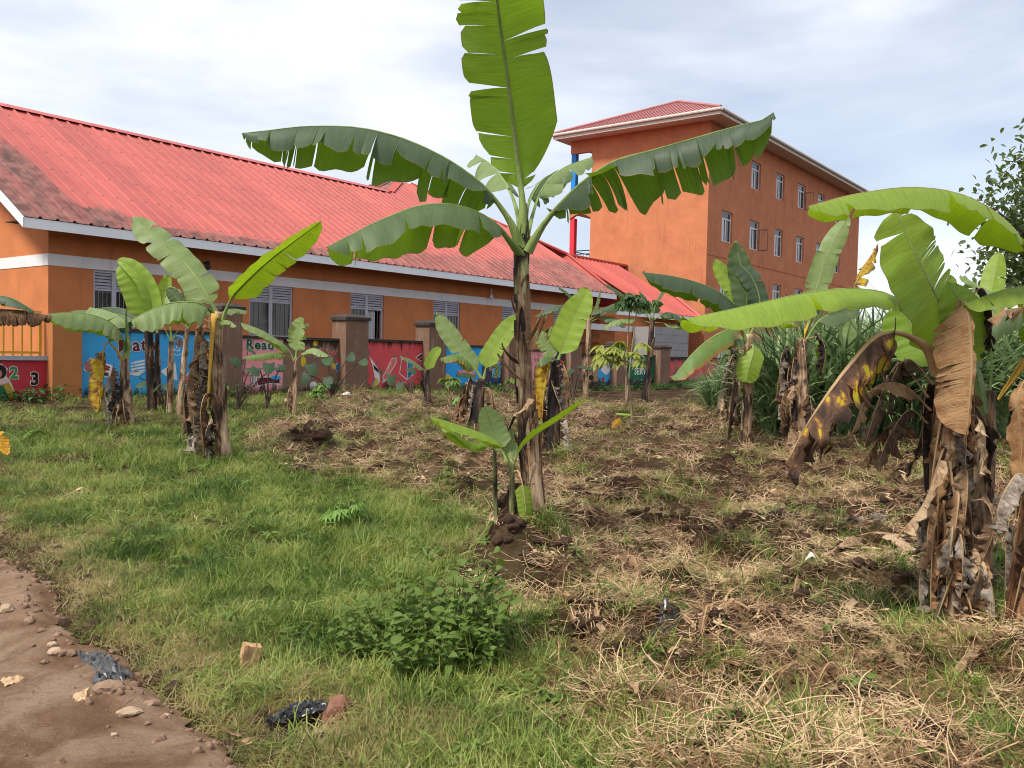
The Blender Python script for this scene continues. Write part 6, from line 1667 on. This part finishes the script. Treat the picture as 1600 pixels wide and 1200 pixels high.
mu = mulch(x, y); keep = ss(.9, 2.0, road_d(x, y)) * nw(x, y) * ((1 - mu) * ss(.44, .62, fbm(x * 1.6, y * 1.6 + 8)) * .85 + mu * ss(.54, .64, fbm(x * 2.6 + 1, y * 2.6)) * .16)
place('long_grass', CGL, 6, x, y, keep, .35, 1.0, .3)
x, y = field(80000, 2.6, 22)
mu = mulch(x, y); keep = off_road(x, y) * nw(x, y) * ((1 - mu) * (.20 + .5 * (1 - ss(.4, 1.5, road_d(x, y))) + .45 * ss(.48, .60, fbm(x * 1.7 + 2, y * 1.7))) + mu * .07)
place('dry_grass', CGD, 8, x, y, keep, .5, 1.0, .2, 0, .02)
x, y = field(70000, 2.6, 21, 1.7)
mu = mulch(x, y); keep = off_road(x, y) * nw(x, y) * mu * (.24 + .50 * ss(.46, .60, fbm(x * 2.9 + 4, y * 2.9 + 6))) * (.52 + .48 * ss(5.5, 10, y)) * (1 - .5 * ss(15.8, 17, wallp(x, y)))
place('straw', CS, 12, x, y, keep, .5, 1.15, .30, .012, .04)
x, y = field(9000, 2.6, 18)
mu = mulch(x, y); keep = nw(x, y) * off_road(x, y) * (np.maximum(mu, wallfoot(x, y)) * .36 + (1 - mu) * .012)
place('leaf_litter', CSW, 6, x, y, keep, .35, 1.0, .25, .012)
x, y = field(20000, 2.6, 18)
mu = mulch(x, y); keep = nw(x, y) * off_road(x, y) * (np.maximum(mu, .8 * wallfoot(x, y)) * (.30 + .7 * ss(.46, .60, fbm(x * 1.9 + 9, y * 1.9))) + (1 - mu) * .01 + .75 * np.exp(-((road_d(x, y) - .10) / .14) ** 2))
place('soil_clods', CC, 6, x, y, keep, .12, .95, .6, .0)
x = -4.5 + q.random(12000) * 4.5; y = 2.6 + q.random(12000) * 4.5
d_ = road_d(x, y); keep = (d_ < .15) * (.05 + .28 * np.exp(-((d_ + .05) / .16) ** 2)); k_ = q.random(12000) < keep
x, y = x[k_], y[k_]
M['pebble'] = simple('road_pebble', (0.20, 0.12, 0.08), .5, .95, 20)
lst2 = [(v, f, M['pebble'], uv) for v, f, m, uv in lst]
scatter('road_pebbles', protos('pebble', lst2), np.stack([x, y, zroad(x, y)], 1), q.random((len(x), 3)) * 6, .06 + .42 * q.random(len(x)) ** 3, q.integers(0, 6, len(x)))
# tall cane grass behind the right half and low weeds under the wall
n = 2100; px_ = 1110 + q.random(n) * 560; Y_ = 13.5 + q.random(n) * 7.0
Y_ = np.where(px_ < 1200, 18 + q.random(n) * 4, Y_)
X_ = (px_ - 800) / FPX * Y_; k_ = wallp(X_, Y_) < 60
dn = np.stack([X_, Y_, terrain(X_, Y_)], 1)
scatter('cane_grass', CN, dn, np.stack([q.normal(0, .1, n), q.normal(0, .1, n), q.random(n) * 6.28], 1), .42 + .80 * q.random(n) ** .7 * ss(1110, 1280, px_) + .15 * q.random(n), q.integers(0, 6, n))
n = 520; s_ = 16 + q.random(n) * 28; pp_ = PF - .05 - .7 * q.random(n) ** 1.5
X_ = D.x * s_ + NN.x * pp_; Y_ = D.y * s_ + NN.y * pp_
scatter('wall_foot_weeds', CGL, np.stack([X_, Y_, terrain(X_, Y_)], 1), np.stack([q.normal(0, .2, n), q.normal(0, .2, n), q.random(n) * 6.28], 1), .4 + .7 * q.random(n), q.integers(0, 5, n))
LB = []
for i in range(5):
    V = []; F = []; U = []
    for j in range(26):
        a_ = q.random() * 6.28; c = Vector((math.cos(a_) * .2 * q.random(), math.sin(a_) * .2 * q.random(), .05 + .3 * q.random()))
        v, f, uv = simple_leaf(c, (math.cos(a_), math.sin(a_), .2 * q.normal()), (0.2 * q.normal(), .2 * q.normal(), 1), .09 + .08 * q.random(), .035, .3, 3); b_ = len(V); V += v; F += [tuple(z + b_ for z in g) for g in f]; U += uv
    LB.append((V, F, M['papaya'], U))
n = 900; s_ = 2 + q.random(n) * 44; pp_ = PF - .1 - .9 * q.random(n) ** 1.6
X_ = D.x * s_ + NN.x * pp_; Y_ = D.y * s_ + NN.y * pp_
k_ = q.random(n) < (.08 + .4 * ss(.48, .6, fbm(X_, Y_)) + .8 * ss(31, 33, s_)); X_, Y_ = X_[k_], Y_[k_]; n = len(X_)
scatter('low_weeds', protos('weeds', LB), np.stack([X_, Y_, terrain(X_, Y_)], 1), np.stack([0 * X_, 0 * X_, q.random(n) * 6.28], 1), .35 + .55 * q.random(n), q.integers(0, 5, n))

SW = []
for i in range(5):
    V = []; F = []; U = []
    for j in range(9):
        a_ = j * 2.4 + q.random(); c = Vector((math.cos(a_) * .012, math.sin(a_) * .012, .01 + .07 * q.random()))
        v, f, uv = simple_leaf(c, (math.cos(a_), math.sin(a_), .35 + .3 * q.normal()), (0.2 * q.normal(), .2 * q.normal(), 1), .035 + .04 * q.random(), .011, .4, 3); b_ = len(V); V += v; F += [tuple(z + b_ for z in g) for g in f]; U += uv
    SW.append((V, F, M['weed'], U))
x, y = field(12000, 2.8, 13); mu = mulch(x, y)
place('small_weeds', protos('small_weed', SW), 5, x, y, off_road(x, y) * ss(.3, 1.2, road_d(x, y)) * nw(x, y) * ((1 - mu) * .55 * ss(.42, .6, fbm(x * 1.3 + 11, y * 1.3)) + mu * .03), .5, 1.2, .2)
n = 90; a_ = q.random(n) * 6.28; r0 = .30 * q.random(n) ** .5; c_ = G(1545, 975)
X_, Y_ = c_.x + .9 * r0 * np.cos(a_) * 1.4, c_.y + r0 * np.sin(a_)
scatter('grass_tuft', CGL, np.stack([X_, Y_, terrain(X_, Y_)], 1), np.stack([q.normal(0, .25, n), q.normal(0, .25, n), a_], 1), .5 + .6 * q.random(n), q.integers(0, 6, n))

n = 45; a_ = q.random(n) * 6.28; r0 = .20 * q.random(n) ** .5; c_ = G(868, 900)
X_, Y_ = c_.x + r0 * np.cos(a_), c_.y + r0 * np.sin(a_)
scatter('mound_grass_tuft', CGL, np.stack([X_, Y_, terrain(X_, Y_)], 1), np.stack([q.normal(0, .25, n), q.normal(0, .25, n), a_], 1), .4 + .5 * q.random(n), q.integers(0, 6, n))

# ------------------------------------------------------------------ small things lying about
def lump(name, label, cat, px, py, sx, sy, sz, m, seed, sub_=3, rough=.5, rot=0, up=.4, group=None, block=0, tilt=0):
    p_ = G(px, py); k = p_.y / FPX
    bm_ = bmesh.new()
    if block:
        bmesh.ops.create_cube(bm_, size=1.7); bmesh.ops.subdivide_edges(bm_, edges=bm_.edges[:], cuts=5, use_grid_fill=True)
    else: bmesh.ops.create_icosphere(bm_, subdivisions=sub_, radius=1)
    for v in bm_.verts:
        n_ = mnoise.noise(v.co * 1.3 + Vector((seed * 3.7, 0, 0))) * rough + mnoise.noise(v.co * 3.6 + Vector((0, seed, 0))) * rough * .35
        v.co = v.co * (1 + n_)
        v.co = Vector((v.co.x * sx * k, v.co.y * sy * k, v.co.z * sz * k))
    rm = Matrix.Rotation(rot, 3, 'Z') @ Matrix.Rotation(tilt, 3, 'Y')
    z0 = float(terrain(p_.x, p_.y)); loc = Vector((p_.x, p_.y, max(z0, float(zroad(np.array(p_.x), np.array(p_.y))) if float(road_d(p_.x, p_.y)) < .07 else z0)))
    o = obj(name, [rm @ v.co + Vector((0, 0, sz * k * up)) for v in bm_.verts], [[v.index for v in f.verts] for f in bm_.faces], m, None, None, False, loc)
    bm_.free()
    return tag(o, label, cat, group)
M['stone'] = plaster('field_stone', (0.24, 0.155, 0.105), .3, (.14, .09, .06), .6, .95, 9)
M['stone_pale'] = plaster('pale_stone', (0.38, 0.27, 0.185), .25, (.25, .16, .1), .5, .95, 12)
M['redrock'] = plaster('red_rock', (0.20, 0.095, 0.06), .35, (.07, .035, .025), .6, .95, 14)
M['sandblock'] = plaster('yellow_block', (0.42, 0.255, 0.135), .3, (.24, .12, .06), .9, .9, 12)
lump('broken_block', 'yellowish broken brick standing on end in the grass', 'brick', 389, 1050, 15, 13, 25, M['sandblock'], 2, rough=.22, rot=.5, up=.75, block=1, tilt=.22)
lump('rock', 'reddish brown rock beside the black plastic in the grass', 'rock', 528, 1146, 23, 20, 19, M['redrock'], 5, 3, .55, .3, .55)
lump('stone', 'flat brown stone below the crumpled black bag at the road edge', 'stone', 172, 1098, 22, 17, 11, M['stone'], 7, 3, .4, .2, .4)
lump('stone', 'long pale stone lying on the road edge below the black bag', 'stone', 204, 1130, 21, 12, 9, M['stone_pale'], 8, 3, .35, .1, .4)
lump('stone', 'small stone half sunk at the road edge right of the long pale stone', 'stone', 238, 1120, 13, 9, 6, M['stone'], 9, 2, .4, .1, .4)
for i, (x_, y_, r0) in enumerate(((82, 1018, 9), (98, 1028, 11), (112, 1036, 10), (86, 1036, 12), (70, 1038, 7), (46, 984, 9), (10, 970, 12), (66, 1000, 6), (90, 1012, 7), (260, 1128, 6), (232, 1140, 6), (120, 1060, 6), (178, 1168, 7))):
    lump('stone', 'small rough stone among those strewn along the earth road edge', 'stone', x_, y_, r0, r0 * .8, r0 * .6, M['stone'] if i % 3 else M['stone_pale'], 20 + i, 2, .45, i, .4, 'small stones along the road edge')
def sheet(name, label, cat, pxs, m, amp, seed, n=26, h=.05):
    """crumpled sheet lying inside the outline pxs (4 corners in photo pixels)"""
    c = [G(*p_) for p_ in pxs]; o_ = sum(c, Vector()) / 4
    v = []; f = []; z0 = float(terrain(o_.x, o_.y))
    for i in range(n):
        for j in range(n):
            u, w_ = i / (n - 1), j / (n - 1); e = .12 * mnoise.noise(Vector((u * 5 + seed, w_ * 5, 0)))
            u2, w2 = u + e, w_ + .12 * mnoise.noise(Vector((u * 5, w_ * 5 + seed, 3)))
            p_ = c[0].lerp(c[1], u2).lerp(c[3].lerp(c[2], u2), w2)
            zz = float(terrain(p_.x, p_.y)) + .02 + h * (.35 + .65 * math.sin(math.pi * u) * math.sin(math.pi * w_)) + amp * abs(mnoise.noise(Vector((u * 7, w_ * 7, seed)))) + amp * .35 * abs(mnoise.noise(Vector((u * 17, w_ * 17, seed))))
            v.append(Vector((p_.x, p_.y, zz)) - Vector((o_.x, o_.y, z0)))
    f = [(i * n + j, (i + 1) * n + j, (i + 1) * n + j + 1, i * n + j + 1) for i in range(n - 1) for j in range(n - 1)]
    o = obj(name, v, f, m, None, None, False, (o_.x, o_.y, z0)); tag(o, label, cat)
    md = o.modifiers.new('thick', 'SOLIDIFY'); md.thickness = .003
    return o
M['poly'] = simple('black_polythene', (0.022, 0.022, 0.025), .4, .28, 20, .6)
M['poly_grey'] = simple('dusty_polythene', (0.06, 0.06, 0.062), .5, .4, 20, .5)
M['paper'] = simple('scrap_paper', (0.62, 0.58, 0.52), .1, .8)
M['cardboard'] = simple('dry_husk', (0.46, 0.31, 0.18), .3, .9, 14)
sheet('plastic_bag', 'crumpled dusty black plastic bag at the road edge', 'plastic bag', ((122, 1036), (165, 1032), (206, 1078), (150, 1082)), M['poly_grey'], .045, 3)
sheet('plastic_sheet', 'black plastic sheet half buried in grass beside the reddish rock', 'plastic sheet', ((412, 1152), (500, 1118), (512, 1132), (425, 1160)), M['poly'], .035, 5)
sheet('plastic_scrap', 'small black plastic scrap caught on the dug soil', 'plastic scrap', ((1008, 1018), (1036, 992), (1062, 1000), (1020, 1030)), M['poly'], .025, 7, 18, .02)
sheet('plastic_scrap', 'tiny black plastic scrap low in the straw near the bottom edge', 'plastic scrap', ((1085, 1176), (1104, 1174), (1104, 1184), (1088, 1186)), M['poly'], .02, 9, 10, .02)
sheet('paper_scrap', 'white paper scrap lying at the foot of the wall by the second pillar', 'paper', ((532, 620), (545, 617), (549, 621), (538, 624)), M['paper'], .03, 11, 10, .05)
sheet('paper_scrap', 'white scrap on dug soil left of the right hand plant', 'paper', ((1256, 910), (1274, 908), (1276, 914), (1258, 915)), M['paper'], .015, 12, 10, .02)
sheet('husk_scrap', 'pale torn husk beside the flat brown stone on the road', 'husk', ((112, 1095), (150, 1080), (158, 1102), (120, 1108)), M['cardboard'], .03, 13, 12, .03)
sheet('husk_scrap', 'tan husk lying alone on the road at the left edge', 'husk', ((0, 1062), (36, 1066), (44, 1074), (8, 1076)), M['cardboard'], .02, 14, 12, .02)
def litter(name, label, pts, w, m, seed, fold=20, group=None, cat='fallen leaf', pm_='petiole_old', **kw):
    P0 = G(*pts[0][:2]); k = P0.y / FPX; L = []
    for p_ in pts:
        g_ = G(p_[0], p_[1]); L.append(Vector((g_.x, g_.y, float(terrain(g_.x, g_.y)) + .05 + (p_[2] if len(p_) > 2 else 0))))
    o = thing(name, label, cat, L[0], group)
    kw.setdefault('tears', 3); kw.setdefault('jit', .4); kw.setdefault('crump', .02)
    V, F, U, mv, mf = leaf_geo(L, w * k, pet=.08, fold=fold, g=.25, seed=seed, rmid=.007, **kw)
    b_ = obj('blade', np.array(V) - np.array(L[0]), F, M[m], o, U, True); obj('midrib', np.array(mv) - np.array(L[0]), mf, M[pm_], b_, None, True)
litter('fallen_leaf', 'long pale dead leaf lying on the ground pointing at the right hand plant', [(1345, 855, .08), (1370, 862, .12), (1400, 880, .06), (1428, 896)], 13, 'dry_tan', 301)
litter('fallen_leaf', 'pale dead leaf on the ground pointing down to the left of the right hand plant', [(1352, 865, .08), (1330, 875, .08), (1308, 886, .04), (1285, 900)], 11, 'dry_tan', 302)
litter('fallen_leaf', 'crumpled grey dead leaf where the two long pale dead leaves meet', [(1325, 845, .08), (1345, 838, .16), (1370, 842, .12), (1384, 850)], 14, 'dry_grey', 303, crump=.05)
litter('fallen_leaf', 'curled tan dead leaf at the foot of the right hand plant skirt', [(1395, 958, .02), (1410, 945, .06), (1432, 960, .02)], 16, 'dry_tan', 304)
litter('fallen_leaf', 'large curled brown dead leaf on the soil near the bottom', [(1268, 1090, .0), (1295, 1082, .04), (1322, 1102, .0)], 15, 'dry_brown', 305)
litter('fallen_leaf', 'long pale dead leaf strip lying behind the arching dying leaf', [(1372, 700, .05), (1400, 692, .08), (1440, 682, .05)], 9, 'dry_tan', 306, fold=-20)
litter('fallen_leaf', 'pale dry leaf at the foot of the plant with the yellow hanging leaf', [(188, 672, .06), (200, 664, .1), (212, 662, .04)], 8, 'dry_tan', 310)
litter('fallen_leaf', 'dry leaf fan spread by the foot of the plant left of centre', [(330, 700, .3), (318, 712, .2), (300, 718, .08), (282, 716, .02)], 14, 'dry_grey', 311, crump=.05)
def droop(px, py, label, pts, w, name='yellow_leaf', extra=None):
    p = Plant(px, py, label, None, None, name, 'yellow leaf')
    p.leaf(pts, w, 'dead_yellow', 'petiole', 'blade', pet=.62, fold=12, g=.1, tears=0, jit=.05, face=(.15, -1, .2), base=.25, tip=.3, rmid=.007)
    if extra: p.leaf(*extra[0], **extra[1])
droop(42, 722, 'orange yellow leaf drooping from a bent stalk at the left edge', [(42, 722), (37, 700), (24, 684), (8, 676), (2, 681), (6, 698), (13, 710)], 10)
droop(622, 882, 'small yellow leaf drooping from a thin stalk in the grass left of the bush', [(622, 882), (610, 872), (596, 866), (584, 865), (580, 869), (581, 878), (585, 890)], 7)
droop(968, 672, 'yellow hanging leaf under a green one beyond the tallest stem', [(970, 672), (971, 662), (975, 652), (979, 648), (973, 651), (964, 661), (957, 673)], 6, 'small_sucker', (([(970, 672), (972, 655), (980, 648), (986, 647), (962, 645)], 5, 'lime'), dict(pet=.3, fold=15, g=.3, tears=0, jit=.1)))
for i, (x_, y_, dx, dy) in enumerate(((1180, 1120, 20, 40), (1305, 1150, 8, 40), (985, 905, 12, 14), (1160, 1140, -4, 30), (1240, 950, 6, -30), (1430, 1090, 20, 8), (1320, 985, 22, -8), (1480, 1070, 50, -20), (1400, 1130, 14, 40), (930, 1000, 8, 16), (1220, 1080, 26, -6), (1500, 1045, 46, 14), (1470, 1100, 40, -30), (870, 950, 14, 20), (1110, 1020, -16, 12), (760, 960, 20, -16))):
    litter('husk_strip', 'dry pale banana leaf strip lying in the straw', [(x_, y_, .02), (x_ + dx * .5, y_ + dy * .5, .05), (x_ + dx, y_ + dy, .01)], 6 + i % 4, ['dry_tan', 'dry_tan', 'dry_brown'][i % 3], 320 + i, group='dry strips lying in the straw', cat='leaf strip', tears=1)
# uprooted clods with dry grass
for (x_, y_, sx, sz, lab, sd) in ((482, 706, 34, 24, 'dark uprooted clump with dry grass on top left of the straw', 3), (560, 700, 18, 11, 'small dark uprooted clod right of the grass topped clump', 4), (572, 637, 9, 10, 'small dark stub in the grass before the second pillar', 6), (1255, 838, 13, 11, 'dark upturned clod left of the pale dead leaves', 7),
                                  (1070, 760, 28, 12, 'broad dark clod in the straw right of the tallest stem', 8), (915, 1015, 26, 20, 'brown earth clod with roots right of the leafy bush', 9), (1090, 1080, 26, 16, 'upturned dark clod in the right foreground straw', 10), (700, 765, 20, 12, 'dark clod in the straw left of the lime sucker', 11), (1330, 1040, 30, 14, 'low dark clod before the right hand plant', 12), (796, 884, 20, 15, 'dark root clump on the mound under the tallest banana stem', 13)):
    p_ = G(x_, y_ - 4); k = p_.y / FPX
    o = thing('earth_clod', lab, 'clod', (p_.x, p_.y, float(terrain(p_.x, p_.y)) - .01))
    bm_ = bmesh.new(); bmesh.ops.create_icosphere(bm_, subdivisions=4, radius=1)
    for v in bm_.verts:
        v.co *= 1 + .45 * mnoise.noise(v.co * 1.7 + Vector((sd * 5, 0, 0))) + .25 * mnoise.noise(v.co * 5 + Vector((sd, 0, 0)))
        v.co = Vector((v.co.x * sx * k, v.co.y * sx * .8 * k, (v.co.z + .45) * sz * k))
    obj('soil', [tuple(v.co) for v in bm_.verts], [[v.index for v in f.verts] for f in bm_.faces], M['clod'], o, None, True); bm_.free()
    V = []; F = []; U = []
    for j in range(9):
        v, f, uv = blades(q, 16, .05, .9 * sz * k + .03, .003, (.2, 1.5), bend=1.4); c = Vector((q.normal() * sx * k * .42, q.normal() * sx * k * .35, sz * k * 1.15))
        b_ = len(V); V += [x__ + c for x__ in v]; F += [tuple(z + b_ for z in g) for g in f]; U += uv
    obj('dry_grass_tuft', V, F, M['grass_dry'] if sd in (3, 8) else M['straw'], o, U)['kind'] = 'stuff'
